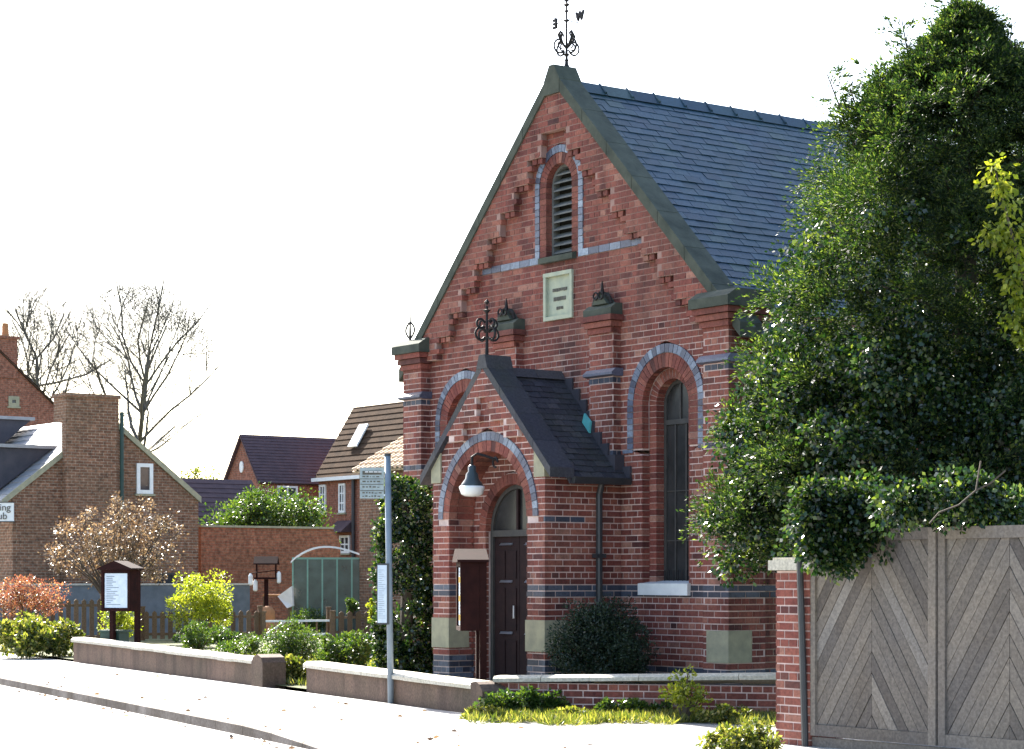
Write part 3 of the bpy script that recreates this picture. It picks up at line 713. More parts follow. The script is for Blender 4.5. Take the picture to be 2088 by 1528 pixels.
# ---------------------------------------------------------------- porch
PD, PC, PH = -1.17, 0.06, 1.20                        # front plane, centre line, half width
PZ = 4.10
PSTEP = (3.75, 3.45, 3.225)
pw = link('porch_wall', bpy.data.meshes.new('porch_wall'), chapel)
FP = front(PD)
pop = Arch(PC, 2.25, 1.07, Z0 - 0.1, (2.175, 0.83))
psl = [(1, 1, PZ + PC), (-1, 1, PZ - PC)]
m = lay(pw, FP, PC - PH, PC + PH, Z0, PZ, ops=[pop], planes=psl, cls=lambda a, b: 'band' if (1.3 < b < 1.45 or b < 0.52) else 'red',
        off=lambda a, b: 0.07 if abs(a - PC) < 0.74 and b > PSTEP[0 if abs(a - PC) < 0.14 else 1 if abs(a - PC) < 0.44 else 2] else 0, depth=0.35)
for i in range(3):
    for sg in (-1, 1):
        a0, a1 = (0, 0.14) if i == 0 else (0.14 + 0.3 * (i - 1), 0.14 + 0.3 * i)
        p = clip([(PC + sg * a0, PSTEP[i]), (PC + sg * a1, PSTEP[i]), (PC + sg * a1, 6), (PC + sg * a0, 6)], sg, 1, PZ + sg * PC)
        if len(p) > 2: m.prism([FP(a, b, 0.064) for a, b in p], (0, 0.07, 0))
b = ringback(FP, PC, 2.25, 0.83, 1.075, -0.007, 0.36, straight=0.08, grow=0.012); m.add(b.v, b.f)
ring(pw, FP, PC, 2.25, 0.965, 1.065, 34, 0.012, 0.06, 'blue'); ring(pw, FP, PC, 2.25, 0.83, 0.96, 30, 0.004, 0.12, 'red')
ring(pw, front(PD + 0.12), PC, 2.25, 0.83, 1.0, 30, -0.004, 0.26, 'red')      # brick soffit of the arch
# right side wall of the porch
fsp = lambda a, b, cc: (PC + PH + cc, a, b)
m2 = lay(pw, fsp, PD, -0.001, Z0, 2.8, cls=lambda a, b: 'band' if (1.3 < b < 1.45 or b < 0.52 or abs(b - 2.21) < 0.04 and a < -0.6) else 'red', depth=0.2)
m.add(m2.v, m2.f); m.box(PC - PH, PC - PH + 0.2, PD + 0.36, 0, Z0, 2.8)
# left inner reveal, seen through the arch
frv = lambda a, b, cc: (PC - 0.83 + cc, a, b)
lay(pw, frv, PD + 0.004, PD + 0.39, Z0, 2.25, cls=lambda a, b: 'band' if (1.3 < b < 1.45 or b < 0.52) else 'red', core=False, thick=0.02)
pw.data = m.mesh('porch_wall', M['mortar'])
# inner doorway wall
dw = link('doorway', bpy.data.meshes.new('doorway'), chapel); FD = front(PD + 0.39)
dop = Arch(PC, 2.1, 0.72, Z0 - 0.1, (2.1, 0.58))
m = lay(dw, FD, PC - 0.95, PC + 0.95, Z0, 3.35, ops=[dop], planes=[(1, 1, PZ - 0.25 + PC), (-1, 1, PZ - 0.25 - PC)], depth=0.1)
b = ringback(FD, PC, 2.1, 0.58, 0.725, -0.007, 0.1, grow=0.01); m.add(b.v, b.f); dw.data = m.mesh('doorway', M['mortar'])
ring(dw, FD, PC, 2.1, 0.58, 0.715, 22, 0.003, 0.1, 'red')
YD = PD + 0.5
dr = ringback(front(YD - 0.03), PC, 2.1, 0.53, 0.585, 0, 0.06, straight=1.9).box(PC - 0.53, PC + 0.53, YD - 0.04, YD + 0.02, 2.03, 2.11).build('door_frame', M['frame'], chapel)
n = 20
fl = MB().add([(PC + 0.54 * math.cos(math.pi * i / n), YD, 2.1 + 0.54 * math.sin(math.pi * i / n)) for i in range(n + 1)], [tuple(range(n + 1))]).build('fanlight', M['glass'], chapel)
MB().box(PC - 0.02, PC + 0.02, YD - 0.035, YD - 0.002, 2.11, 2.62).build('mullion', M['door'], fl)
for sg in (-1, 1):
    x0, x1 = sorted((PC + sg * 0.004, PC + sg * 0.53)); d = MB().box(x0, x1, YD, YD + 0.05, Z0, 2.03)
    do = d.build('door', M['door'], chapel); xm = (x0 + x1) / 2
    for z0, z1 in ((0.3, 0.72), (0.85, 1.38), (1.5, 1.85)):
        for xx in (xm - 0.12, xm + 0.12):
            MB().box(xx - 0.09, xx + 0.09, YD - 0.012, YD + 0.001, z0, z1).build('panel', M['door'], do)
    for z in (0.80, 1.45, 1.92):  # steel wedges added to stand for sky reflections on the door rails
        MB().prism([(xm - 0.13, YD - 0.03, z), (xm - 0.13, YD - 0.002, z + 0.03), (xm - 0.13, YD - 0.002, z)], (0.26, 0, 0)).build('rail_glint', M['steel'], do)
    if sg < 0: MB().tube([(x1 - 0.05, YD - 0.05, 1.0), (x1 - 0.05, YD - 0.05, 1.16)], 0.014, 6).build('handle', M['steel'], do)
for x0, x1, y1 in ((PC - PH - 0.01, PC - 0.83 + 0.012, PD + 0.3), (PC + 0.83 - 0.012, PC + PH + 0.012, PD + 0.34)):
    MB().box(x0, x1, PD - 0.014, y1, 0.62, 1.0).build('base_stone', M['ystone'], chapel)
MB().box(PC - 0.8, PC + 0.8, PD - 0.2, YD, 0.03, Z0).build('door_step', M['ystone'], chapel)
# porch gable dressings
for sg in (-1, 1):
    u = PC + sg * PH
    p = [(PC + sg * (PH - 0.2), PD - 0.02, 2.72), (u + sg * 0.012, PD - 0.02, 2.72), (u + sg * 0.012, PD - 0.02, 2.90), (PC + sg * (PH - 0.2), PD - 0.02, 3.1)]
    MB().prism(p, (0, 0.3, 0)).build('kneeler_stone', M['ystone'], chapel)
    for i in range(4):                                # dark coping over the gable
        s0, s1 = 0.02 + i * 0.345, 0.02 + (i + 1) * 0.345 - 0.006
        MB().prism([(PC + sg * s, PD - 0.07, PZ - s + h) for s, h in ((s0, 0.0), (s1, 0.0), (s1, 0.12), (s0, 0.12))], (0, 0.36, 0)).build('porch_coping', M['pslate'], chapel)
MB().prism([(PC - 0.16, PD - 0.03, PZ - 0.3), (PC + 0.16, PD - 0.03, PZ - 0.3), (PC, PD - 0.03, PZ - 0.02)], (0, 0.1, 0)).build('porch_apex_stone', M['ystone'], chapel)
MB().prism([(PC - 0.12, PD - 0.08, PZ + 0.0), (PC + 0.12, PD - 0.08, PZ), (PC + 0.06, PD - 0.08, PZ + 0.17), (PC - 0.06, PD - 0.08, PZ + 0.17)], (0, 0.4, 0)).build('porch_saddle_stone', M['pslate'], chapel)
for sg in (1, -1):
    MB().prism([(PC, PD + 0.25, PZ - 0.03), (PC + sg * 1.36, PD + 0.25, PZ - 1.39), (PC + sg * 1.36, PD + 0.25, PZ - 1.46), (PC, PD + 0.25, PZ - 0.12)], (0, 0.915, 0)).build('porch_roof' if sg > 0 else 'porch_far_roof', M['dslate'], chapel)
prf = [o for o in chapel.children if o.name.startswith('porch_roof')][0]
slate_field(prf, None, 1.36, PD + 0.27, -0.02, PZ - 0.03, PC, 0.17, 0.105, 'pslate', 85)
for i in range(2):
    MB().prism([(PC - 0.11, PD + 0.3 + i * 0.43, PZ - 0.08), (PC - 0.02, PD + 0.3 + i * 0.43, PZ + 0.035), (PC + 0.02, PD + 0.3 + i * 0.43, PZ + 0.035), (PC + 0.11, PD + 0.3 + i * 0.43, PZ - 0.08)], (0, 0.42, 0)).build('porch_ridge_tile', M['pslate'], prf)
fl = MB()
for i in range(9):                                    # stepped lead flashing against the front
    s = 0.1 + i * 0.145; fl.box(PC + s, PC + s + 0.15, -0.15 if 0.65 < s < 1.2 else -0.035, -0.006, PZ - s - 0.16, PZ - s + 0.03)
fl.build('flashing', M['dslate'], chapel)
MB().prism([(PC + 0.66, -0.19, PZ - 0.66), (PC + 0.8, -0.19, PZ - 0.8), (PC + 0.82, -0.19, PZ - 0.66), (PC + 0.7, -0.19, PZ - 0.55)], (0, 0.03, 0)).build('flashing_patch', M['lead_glint'], chapel)
MB().prism([(PC + 1.30, PD + 0.28, PZ - 1.46), (PC + 1.42, PD + 0.28, PZ - 1.46), (PC + 1.44, PD + 0.28, PZ - 1.38), (PC + 1.30, PD + 0.28, PZ - 1.38)], (0, 0.87, 0)).build('gutter', M['pipe'], chapel)
dp = MB(); xd = PC + PH + 0.06; yd = PD + 0.78
dp.tube([(xd + 0.06, yd, 2.68), (xd, yd, 2.52), (xd, yd, 0.2)], 0.04, 10); dp.box(xd - 0.05, xd + 0.05, yd - 0.07, yd + 0.07, 1.75, 1.8); dp.box(xd - 0.05, xd + 0.05, yd - 0.07, yd + 0.07, 0.8, 0.85)
dp.build('downpipe', M['pipe'], chapel)
# iron cross on the porch
g = MB(); zc = PZ + 0.16; yc = PD + 0.0
g.tube([(PC, yc, zc), (PC, yc, zc + 0.25), (PC, yc, zc + 0.62)], [0.022, 0.018, 0.014], 7)
g.lathe([(0.004, -0.035), (0.035, 0), (0.004, 0.035)], (PC, yc, zc + 0.67), 8); g.lathe([(0.012, -0.03), (0.05, 0.01), (0.012, 0.02)], (PC, yc, zc + 0.56), 8)
for s2 in (-1, 1):
    for ax in (0, 1):
        for cz, r in ((0.27, 0.075), (0.4, 0.055)):
            g.tube([(PC + (s2 * (0.1 + r * math.cos(t)) if ax == 0 else 0), yc + (s2 * (0.1 + r * math.cos(t)) if ax else 0), zc + cz + r * math.sin(t)) for t in np.linspace(-2.6, 2.8, 13)], 0.015, 5)
g.build('porch_finial', M['iron'], chapel)
# lamp on a swan-neck bracket
g = MB(); yl = PD - 0.24; xl = PC + 0.02
g.tube([(PC + 0.22, PD, 2.96), (PC + 0.16, PD - 0.1, 3.0), (PC + 0.08, PD - 0.2, 3.04), (xl, yl, 3.0), (xl, yl, 2.86)], 0.018, 6)
g.tube([(PC + 0.22 + 0.05 * math.cos(t), PD - 0.03, 2.93 + 0.06 * math.sin(t)) for t in np.linspace(0, 5, 12)], 0.014, 5)
g.build('lamp_bracket', M['iron'], chapel)
lm = MB().lathe([(0.03, 0.28), (0.05, 0.26), (0.05, 0.2), (0.075, 0.17), (0.085, 0.11), (0.13, 0.05), (0.15, 0.0)], (xl, yl, 2.62), 20).build('lamp', M['enamel'], chapel, smooth=True)
MB().lathe([(0.155, 0.02), (0.16, 0.0), (0.135, -0.08), (0.09, -0.105), (0.01, -0.112)], (xl, yl, 2.62), 20).build('lamp_shade', M['opal'], lm, smooth=True)

def vis(mx, my, r):
    if mx > 1540 or (my > 1370): return False
    if mx > 1430 + max(0, (1130 - my) * 0.26): return mx < 1445 and my > 1200 or (my > 1210 and mx < 1575)
    if 1125 < mx < 1325 and my > 1235: return False
    if mx < 890 and my > 955: return False
    if 860 < mx < 1000 and my < 950 and r['f'] is F0 and my > 800: return False
    return True
finish_bricks(chapel, 300, vis)

# ---------------------------------------------------------------- low walls along the pavement
def low_wall(name, label, p0, p1, h0, h1, mat, coping=0.6, zb=-0.02):
    d = Vector((p1[0] - p0[0], p1[1] - p0[1], 0)); L = d.length; ang = math.atan2(d.y, d.x)
    t = thing(name, label, 'wall', (p0[0], p0[1], 0), ang)
    T = 0.22; nb = max(1, int(L / 1.15))
    for i in range(nb):
        a, b = i * L / nb + 0.003, (i + 1) * L / nb - 0.003
        za, zb2 = h0 + (h1 - h0) * a / L, h0 + (h1 - h0) * b / L
        MB().prism([(a, 0, zb), (b, 0, zb), (b, 0, zb2), (a, 0, za)], (0, T, 0)).build('wall_block', mat, t)
    n = int(L / coping)
    for i in range(n):
        a, b = i * L / n + 0.004, (i + 1) * L / n - 0.004
        za, zb2 = h0 + (h1 - h0) * a / L, h0 + (h1 - h0) * b / L; j = random.uniform(-0.004, 0.006)
        prof = [(-0.05, 0.002), (-0.05, 0.045), (0.0, 0.085), (T, 0.085), (T + 0.05, 0.05), (T + 0.05, 0.002)]
        v = [(a, y, za + z + j) for y, z in prof] + [(b, y, zb2 + z + j) for y, z in prof]; k = len(prof)
        MB().add(v, [tuple(range(k)), tuple(range(2 * k - 1, k - 1, -1))] + [(q, (q + 1) % k, k + (q + 1) % k, k + q) for q in range(k)]).build('coping_stone', M['coping'], t)
    return t, L
wl, L = low_wall('low_wall', 'long low rendered pavement wall below the dark red noticeboard', (WA.x, WA.y), (-3.42, 30.05), 0.36, 0.30, M['wrender'])
MB().prism([(L - 0.38, -0.06, -0.02), (L + 0.08, -0.06, -0.02), (L + 0.08, -0.06, 0.34), (L + 0.02, -0.06, 0.41), (L - 0.15, -0.06, 0.45), (L - 0.3, -0.06, 0.41), (L - 0.38, -0.06, 0.34)], (0, 0.34, 0)).build('end_pier', M['wrender'], wl)
wr, L = low_wall('low_wall', 'low rendered pavement wall behind the bus stop pole', (-2.72, 28.75), (-0.36, 23.95), 0.32, 0.27, M['wrender'])
MB().prism([(L - 0.1, -0.06, -0.02), (L + 0.2, -0.06, -0.02), (L + 0.2, -0.06, 0.27), (L + 0.12, -0.06, 0.34), (L + 0.03, -0.06, 0.37), (L - 0.1, -0.06, 0.35)], (0, 0.34, 0)).build('end_pier', M['wrender'], wr)
p0, p1 = Vector((-0.2, 23.95)), Vector((2.95, 23.05)); L = (p1 - p0).length; ang = math.atan2(p1.y - p0.y, p1.x - p0.x)
wb = thing('boundary_wall', 'low red brick wall with pale coping in front of the chapel bush', 'wall', (p0.x, p0.y, 0), ang)
core = link('wall_body', bpy.data.meshes.new('wall_body'), wb)
m = lay(core, lambda a, b, c: (a, -c, b), 0, L, -0.02, 0.355, cls=lambda a, b: 'red', depth=0.2); core.data = m.mesh('wall_body', M['mortar'])
finish_bricks(wb, 300)
for i in range(6):
    a, b = i * L / 6 + 0.003, (i + 1) * L / 6 - 0.003
    MB().prism([(a, -0.05, 0.36 + 0.012 * i), (a, -0.05, 0.40 + 0.012 * i), (a, 0.0, 0.425 + 0.012 * i), (a, 0.24, 0.425 + 0.012 * i), (a, 0.24, 0.357)], (b - a, 0, 0.012)).build('coping_stone', M['coping'], wb)

# ---------------------------------------------------------------- gate, pillar, gate post
g0 = at(1648, 1180, 19.45)
gate = thing('gate', 'weathered double wooden gate with chevron boards under the big tree', 'gate', (g0.x, g0.y, 0), GRID)
GZ0, GZ1, GW = 0.10, 1.93, 1.53
for leaf in range(2):
    x0 = 0.03 + leaf * (GW + 0.015); x1 = x0 + GW - 0.015
    fr = MB()
    fr.box(x0, x0 + 0.075, -0.02, 0.05, GZ0, GZ1); fr.box(x1 - 0.085, x1, -0.02, 0.05, GZ0, GZ1)
    fr.box(x0 + 0.076, x1 - 0.086, -0.016, 0.05, GZ0, GZ0 + 0.1); fr.box(x0 + 0.076, x1 - 0.086, -0.016, 0.05, GZ1 - 0.1, GZ1)
    lf = fr.build('gate_leaf', M['wood'], gate)
    xa, xb = x0 + 0.077, x1 - 0.087; za, zb = GZ0 + 0.101, GZ1 - 0.101; xm = (xa + xb) / 2; W = 0.1; S = math.tan(R(57))
    MB().box(xa, xb, 0.03, 0.045, za, zb).build('backing', M['wood'], lf)
    for half in (0, 1):
        h0, h1 = (xa, xm - 0.002) if half == 0 else (xm + 0.002, xb); sg = 1 if half == 0 else -1
        vs = W / math.cos(R(57)); k = -20
        for k in range(-20, 30):
            base = za + k * vs                        # band: base + sg*S*(x-h) .. + vs
            xr = h0 if sg > 0 else h1
            p = [(h0, za), (h1, za), (h1, zb), (h0, zb)]
            # z - sg*S*(x-xr) between base and base+vs-gap
            p = clip(p, sg * S, -1, -(base - sg * S * xr) ) if p else p
            if len(p) > 2: p = clip(p, -sg * S, 1, base + vs - 0.012 - sg * S * xr)
            if len(p) < 3 or area(p) < 1e-3: continue
            j = random.uniform(-0.003, 0.003)
            MB().prism([(a, 0.004 + j, b) for a, b in p], (0, 0.024, 0)).build('board', M['wood'], lf)
MB().box(0.04, 3.1, 0.0, 0.03, -0.02, GZ0 - 0.012).build('gravel_board', M['wood'], gate)
gpo = MB().tube([(0, 0, -0.05), (-0.03, 0.0, 1.0), (-0.06, 0, 1.98)], 0.032, 10).build('gate_post', M['pipe'], None, (g0.x - 0.03, g0.y - 0.03, 0)); tag(gpo, 'dark steel post between the brick pillar and the wooden gate', 'post')
pp = at(1582, 1180, 19.75)
pil = thing('gate_pillar', 'red brick gate pillar with pale stone cap left of the gate', 'pillar', (pp.x, pp.y, 0), GRID)
core = link('pillar_body', bpy.data.meshes.new('pillar_body'), pil)
m = lay(core, lambda a, b, c: (a, -c, b), 0, 0.44, -0.02, 1.57, depth=0.42); core.data = m.mesh('pillar_body', M['mortar'])
lay(core, lambda a, b, c: (0.44 + c, a, b), 0, 0.42, -0.02, 1.57, core=False); lay(core, lambda a, b, c: (-c, a, b), 0, 0.42, -0.02, 1.57, core=False)
finish_bricks(pil, 300)
MB().prism([(-0.05, -0.05, 1.575), (0.49, -0.05, 1.575), (0.49, 0.47, 1.575), (-0.05, 0.47, 1.575)], (0, 0, 0.09)).prism([(-0.02, -0.02, 1.665), (0.46, -0.02, 1.665), (0.46, 0.44, 1.665), (-0.02, 0.44, 1.665)], (0, 0, 0.025)).build('cap_stone', M['coping'], pil)

# ---------------------------------------------------------------- bus stop
bp = at(797, 1435, 26.07)
bus = thing('bus_stop', 'grey bus stop pole with flag panel and timetable case', 'bus stop', (bp.x, bp.y, 0))
MB().tube([(0, 0, 0), (-0.02, 0, 1.5), (-0.04, 0, 2.97)], 0.038, 14).build('pole', M['bsteel'], bus, smooth=True)
MB().tube([(-0.04, 0, 2.97), (-0.04, 0, 3.0)], 0.041, 14).build('pole_cap', M['pipe'], bus)
fz0, fz1 = 2.46, 2.83
fp = MB().box(-0.37, -0.085, -0.012, 0.012, fz0, fz1).build('flag_panel', M['flag'], bus)
MB().box(-0.085, -0.03, -0.008, 0.008, fz0 + 0.03, fz0 + 0.05).box(-0.085, -0.03, -0.008, 0.008, fz1 - 0.05, fz1 - 0.03).build('flag_bracket', M['steel'], bus)
d = MB()
d.box(-0.34, -0.11, -0.016, -0.0125, 2.745, 2.79)
for z in (2.69, 2.625, 2.55): d.box(-0.365, -0.09, -0.0155, -0.0125, z, z + 0.008)
for z in (2.715, 2.655, 2.59, 2.52, 2.48):
    x = -0.34
    while x < -0.13:
        w = random.uniform(0.012, 0.04); d.box(x, x + w, -0.0152, -0.0125, z, z + random.uniform(0.008, 0.02)); x += w + 0.015
d.build('flag_print', M['ink'], fp)
d = MB(); x = -0.31
for w in (0.04, 0.05, 0.045, 0.04): d.box(x, x + w, -0.0195, -0.0165, 2.772, 2.784); x += w + 0.008
d.build('flag_lettering', M['white'], fp)
tc = MB().box(-0.165, -0.02, -0.06, -0.02, 0.95, 1.68).build('timetable_case', M['pipe'], bus)
MB().box(-0.155, -0.045, -0.066, -0.061, 0.97, 1.66).build('timetable', M['paper'], tc)
d = MB()
for i in range(24):
    z = 1.60 - i * 0.025; d.box(-0.145, -0.145 + random.uniform(0.03, 0.085), -0.069, -0.0665, z, z + 0.004)
d.build('timetable_print', M['bsteel'], tc)

# ---------------------------------------------------------------- noticeboards and the green box
def noticeboard(label, loc, rz, w, dpt, z0, z1, paper=True):
    t = thing('noticeboard', label, 'noticeboard', loc, rz)
    for x in (-w / 2 + 0.04, w / 2 - 0.04): MB().box(x - 0.04, x + 0.04, 0.0, 0.08, 0, z1).build('post', M['redwood'], t)
    cb = MB().box(-w / 2, w / 2, -dpt, -0.003, z0, z1).build('cabinet', M['redwood'], t)
    MB().box(-w / 2 + 0.06, w / 2 - 0.06, -dpt - 0.006, -dpt - 0.002, z0 + 0.06, z1 - 0.06).build('notice', M['paper'], cb)
    d = MB()
    for i in range(16):
        z = z1 - 0.12 - i * (z1 - z0 - 0.2) / 16; d.box(-w / 2 + 0.1, -w / 2 + 0.1 + random.uniform(0.2, 0.8) * (w - 0.2), -dpt - 0.009, -dpt - 0.0065, z, z + 0.012)
    d.build('notice_print', M['bsteel'], cb)
    fr = MB()
    fr.box(-w / 2, w / 2, -dpt - 0.03, -dpt - 0.001, z0, z0 + 0.05).box(-w / 2, w / 2, -dpt - 0.03, -dpt - 0.001, z1 - 0.05, z1)
    fr.box(-w / 2, -w / 2 + 0.05, -dpt - 0.03, -dpt - 0.001, z0 + 0.051, z1 - 0.051).box(w / 2 - 0.05, w / 2, -dpt - 0.03, -dpt - 0.001, z0 + 0.051, z1 - 0.051)
    fr.build('cabinet_frame', M['redwood'], cb)
    MB().prism([(-w / 2 - 0.06, -dpt - 0.07, z1 + 0.002), (w / 2 + 0.06, -dpt - 0.07, z1 + 0.002), (w / 2 + 0.06, -dpt - 0.07, z1 + 0.03), (0.0, -dpt - 0.07, z1 + 0.16), (-w / 2 - 0.06, -dpt - 0.07, z1 + 0.03)], (0, dpt + 0.17, 0)).build('pediment', M['redwood'], t)
    return t
q = at(252, 1300, 38.0)
noticeboard('dark red noticeboard with white notice behind the long low wall', (q.x, q.y, 0.03), R(-28), 0.62, 0.2, 0.9, 1.62)
q = at(974, 1380, 25.6)
nb = noticeboard('dark wooden noticeboard seen edge-on beside the porch arch', (q.x, q.y, 0.03), R(-83), 0.5, 0.2, 0.86, 1.66)
for z in (0.98, 1.2, 1.42): MB().box(0.2, 0.26, -0.245, -0.231, z, z + 0.07).build('hinge', M['brass'], nb)
q = at(243, 1300, 38.4)
gb = thing('utility_box', 'dark green box standing left of the red noticeboard', 'box', (q.x - 0.08, q.y, 0.03), R(-26))
MB().box(-0.2, 0.2, -0.15, 0.15, 0, 0.52).build('box_body', M['green'], gb); MB().prism([(-0.22, -0.17, 0.522), (0.22, -0.17, 0.522), (0.22, 0.17, 0.522), (-0.22, 0.17, 0.522)], (0, 0, 0.04)).build('lid', M['green'], gb)

# ---------------------------------------------------------------- houses beyond
def roof_plane(name, mat, parent, p00, p10, p11, p01, n, lift=0.03, waves=0, amp=0.0, th=0.05):
    """courses stepping up from the eave p00-p10 to the ridge p01-p11; optional pantile waves"""
    p00, p10, p11, p01 = map(Vector, (p00, p10, p11, p01)); nr = (p10 - p00).cross(p01 - p00).normalized()
    if nr.z < 0: nr = -nr
    mb = MB(); m = max(1, waves * 6)
    for i in range(n):
        t0, t1 = i / n, (i + 1) / n; rows = []
        for t, h in ((t0, 0.0), (t0, lift), (t1, 0.004)):
            r = []
            for j in range(m + 1):
                s = j / m; q = p00.lerp(p10, s).lerp(p01.lerp(p11, s), t)
                w = amp * math.sin(2 * math.pi * waves * s) if waves else 0
                r.append(q + nr * (h + w))
            rows.append(r)
        k = m + 1; v = rows[0] + rows[1] + rows[2]
        mb.add(v, [(a * k + j, a * k + j + 1, (a + 1) * k + j + 1, (a + 1) * k + j) for a in range(2) for j in range(m)])
    mb.prism([p00 - nr * 0.01, p10 - nr * 0.01, p11 - nr * 0.01, p01 - nr * 0.01], -nr * th)
    return mb.build(name, mat, parent)
def window(par, plane, a0, a1, z0, z1, bars=(1, 2), fw=0.05, mat='white'):
    """white framed window set on a wall; plane(a, z, out) gives local points"""
    def bx(b, aa, ab, za, zb, o0, o1): b.prism([plane(aa, za, o0), plane(ab, za, o0), plane(ab, zb, o0), plane(aa, zb, o0)], Vector(plane(0, 0, o1)) - Vector(plane(0, 0, o0)))
    f = MB(); bx(f, a0, a1, z0, z0 + fw, 0.0, 0.05); bx(f, a0, a1, z1 - fw, z1, 0.0, 0.05); bx(f, a0, a0 + fw, z0 + fw, z1 - fw, 0.0, 0.05); bx(f, a1 - fw, a1, z0 + fw, z1 - fw, 0.0, 0.05)
    for i in range(1, bars[0] + 1):
        x = a0 + (a1 - a0) * i / (bars[0] + 1); bx(f, x - fw * 0.35, x + fw * 0.35, z0 + fw, z1 - fw, 0.0, 0.04)
    for i in range(1, bars[1] + 1):
        z = z0 + (z1 - z0) * i / (bars[1] + 1); bx(f, a0 + fw, a1 - fw, z - fw * 0.3, z + fw * 0.3, 0.0, 0.038)
    o = f.build('window', M[mat], par)
    MB().add([plane(a0 + 0.01, z0 + 0.01, 0.012), plane(a1 - 0.01, z0 + 0.01, 0.012), plane(a1 - 0.01, z1 - 0.01, 0.012), plane(a0 + 0.01, z1 - 0.01, 0.012)], [(0, 1, 2, 3)]).build('pane', M['pane'], o)
    s = MB(); bx(s, a0 - 0.05, a1 + 0.05, z0 - 0.06, z0 - 0.002, 0.0, 0.08); s.build('sill', M['ystone'], o)
# cottage with the broad chimney stack: gable faces local +x, ridge runs along -x
cot = thing('cottage', 'old brick cottage gable with broad chimney stack at the left', 'cottage', (-12.87, 56.0, 0), GRID)
cw, ce, ca = 5.36, 3.67, 5.76
MB().prism([(0, 0, -0.1), (0, cw, -0.1), (0, cw, ce), (0, cw / 2, ca), (0, 0, ce)], (-9, 0, 0)).build('wall', M['cottage'], cot)
st = (ca - ce) / (cw / 2)
for sg in (0, 1):
    if sg == 0: e0, e1 = (0.06, -0.3, ce - 0.3 * st), (-9.1, -0.3, ce - 0.3 * st)
    else: e0, e1 = (0.06, cw + 0.06, ce - 0.06 * st), (-9.1, cw + 0.06, ce - 0.06 * st)
    roof_plane('roof', M['wslate'], cot, (e0[0], e0[1], e0[2] + 0.06), (e1[0], e1[1], e1[2] + 0.06), (-9.1, cw / 2, ca + 0.06), (0.06, cw / 2, ca + 0.06), 14, 0.02)
    m = MB()
    s0, s1 = ((-0.3, cw / 2) if sg == 0 else (cw + 0.06, cw / 2))
    z0_ = ce - (0.3 if sg == 0 else 0.06) * st
    m.prism([(0.015, s0, z0_ - 0.07), (0.015, s0, z0_ + 0.1), (0.015, s1, ca + 0.1), (0.015, s1, ca - 0.07)], (0.05, 0, 0)).build('verge', M['ystone'], cot)
chs = MB().box(0.003, 0.28, 1.36, 2.86, -0.1, 5.6).box(-0.5, 0.28, 1.36, 2.86, 5.6, 6.24).build('chimney_stack', M['cottage'], cot)
MB().box(-0.54, 0.32, 1.32, 2.9, 6.24, 6.34).build('chimney_cap', M['cottage'], chs)
MB().tube([(0.33, 2.92, 0.2), (0.33, 2.92, 5.9)], 0.055, 8).build('downpipe', M['green'], cot)
gp = lambda a, z, o: (0.0 + o, a, z)
window(cot, gp, 3.5, 3.98, 3.77, 4.58, (0, 0), 0.1)
window(cot, gp, 4.1, 4.6, 1.25, 1.65, (0, 0), 0.05, 'frame')
for i, (x0, ytop, zt_, wid) in enumerate(((-0.9, 1.5, 4.98, 2.0), (-4.6, 2.5, 6.0, 2.6))):   # dormers on the street slope
    zl = ce + st * 0.0
    dm = MB().prism([(x0, -0.15, ce + 0.03), (x0, ytop, zt_ - 0.05), (x0, -0.15, zt_ - 0.05)], (-wid, 0, 0)).build('dormer', M['dslate'], cot)
    MB().box(x0 - wid - 0.1, x0 + 0.08, -0.35, ytop + 0.1, zt_ - 0.05, zt_ + 0.04).build('dormer_roof', M['wslate'], dm)
    MB().box(x0 - wid + 0.15, x0 - 0.12, -0.2, -0.152, ce + 0.15, zt_ - 0.15).build('dormer_window', M['white'], dm)
MB().tube([(-1.6, 2.6, 5.8), (-1.6, 2.6, 6.5)], 0.02, 5).tube([(-2.0, 2.6, 6.42), (-1.2, 2.6, 6.42)], 0.014, 5).tube([(-1.9, 2.45, 6.3), (-1.9, 2.75, 6.3)], 0.012, 5).tube([(-1.6, 2.4, 6.42), (-1.6, 2.8, 6.42)], 0.012, 5).tube([(-1.35, 2.45, 6.42), (-1.35, 2.75, 6.42)], 0.012, 5).build('aerial', M['steel'], cot)
# the club sign on the street side of the cottage
s0 = at(-60, 1045, 55.6)
sg_ = thing('sign', 'white sign board with dark lettering at the left edge', 'sign', (s0.x, s0.y, at(0, 1063, 55.6).z))
MB().box(0, 88 / F * 55.6, 0, 0.04, 0, 0.47).build('sign_board', M['white'], sg_)
MB().box(-0.02, 88 / F * 55.6 + 0.02, -0.012, 0.045, 0.47, 0.495).box(-0.02, 88 / F * 55.6 + 0.02, -0.012, 0.045, -0.025, -0.001).build('sign_frame', M['pipe'], sg_)
text('lettering', 'ling', 0.25, M['ink'], sg_, Matrix.Translation((82 / F * 55.6, -0.012, 0.27)) @ UP, 0.005, 'RIGHT')
text('lettering', 'ub', 0.25, M['ink'], sg_, Matrix.Translation((75 / F * 55.6, -0.012, 0.05)) @ UP, 0.005, 'RIGHT')
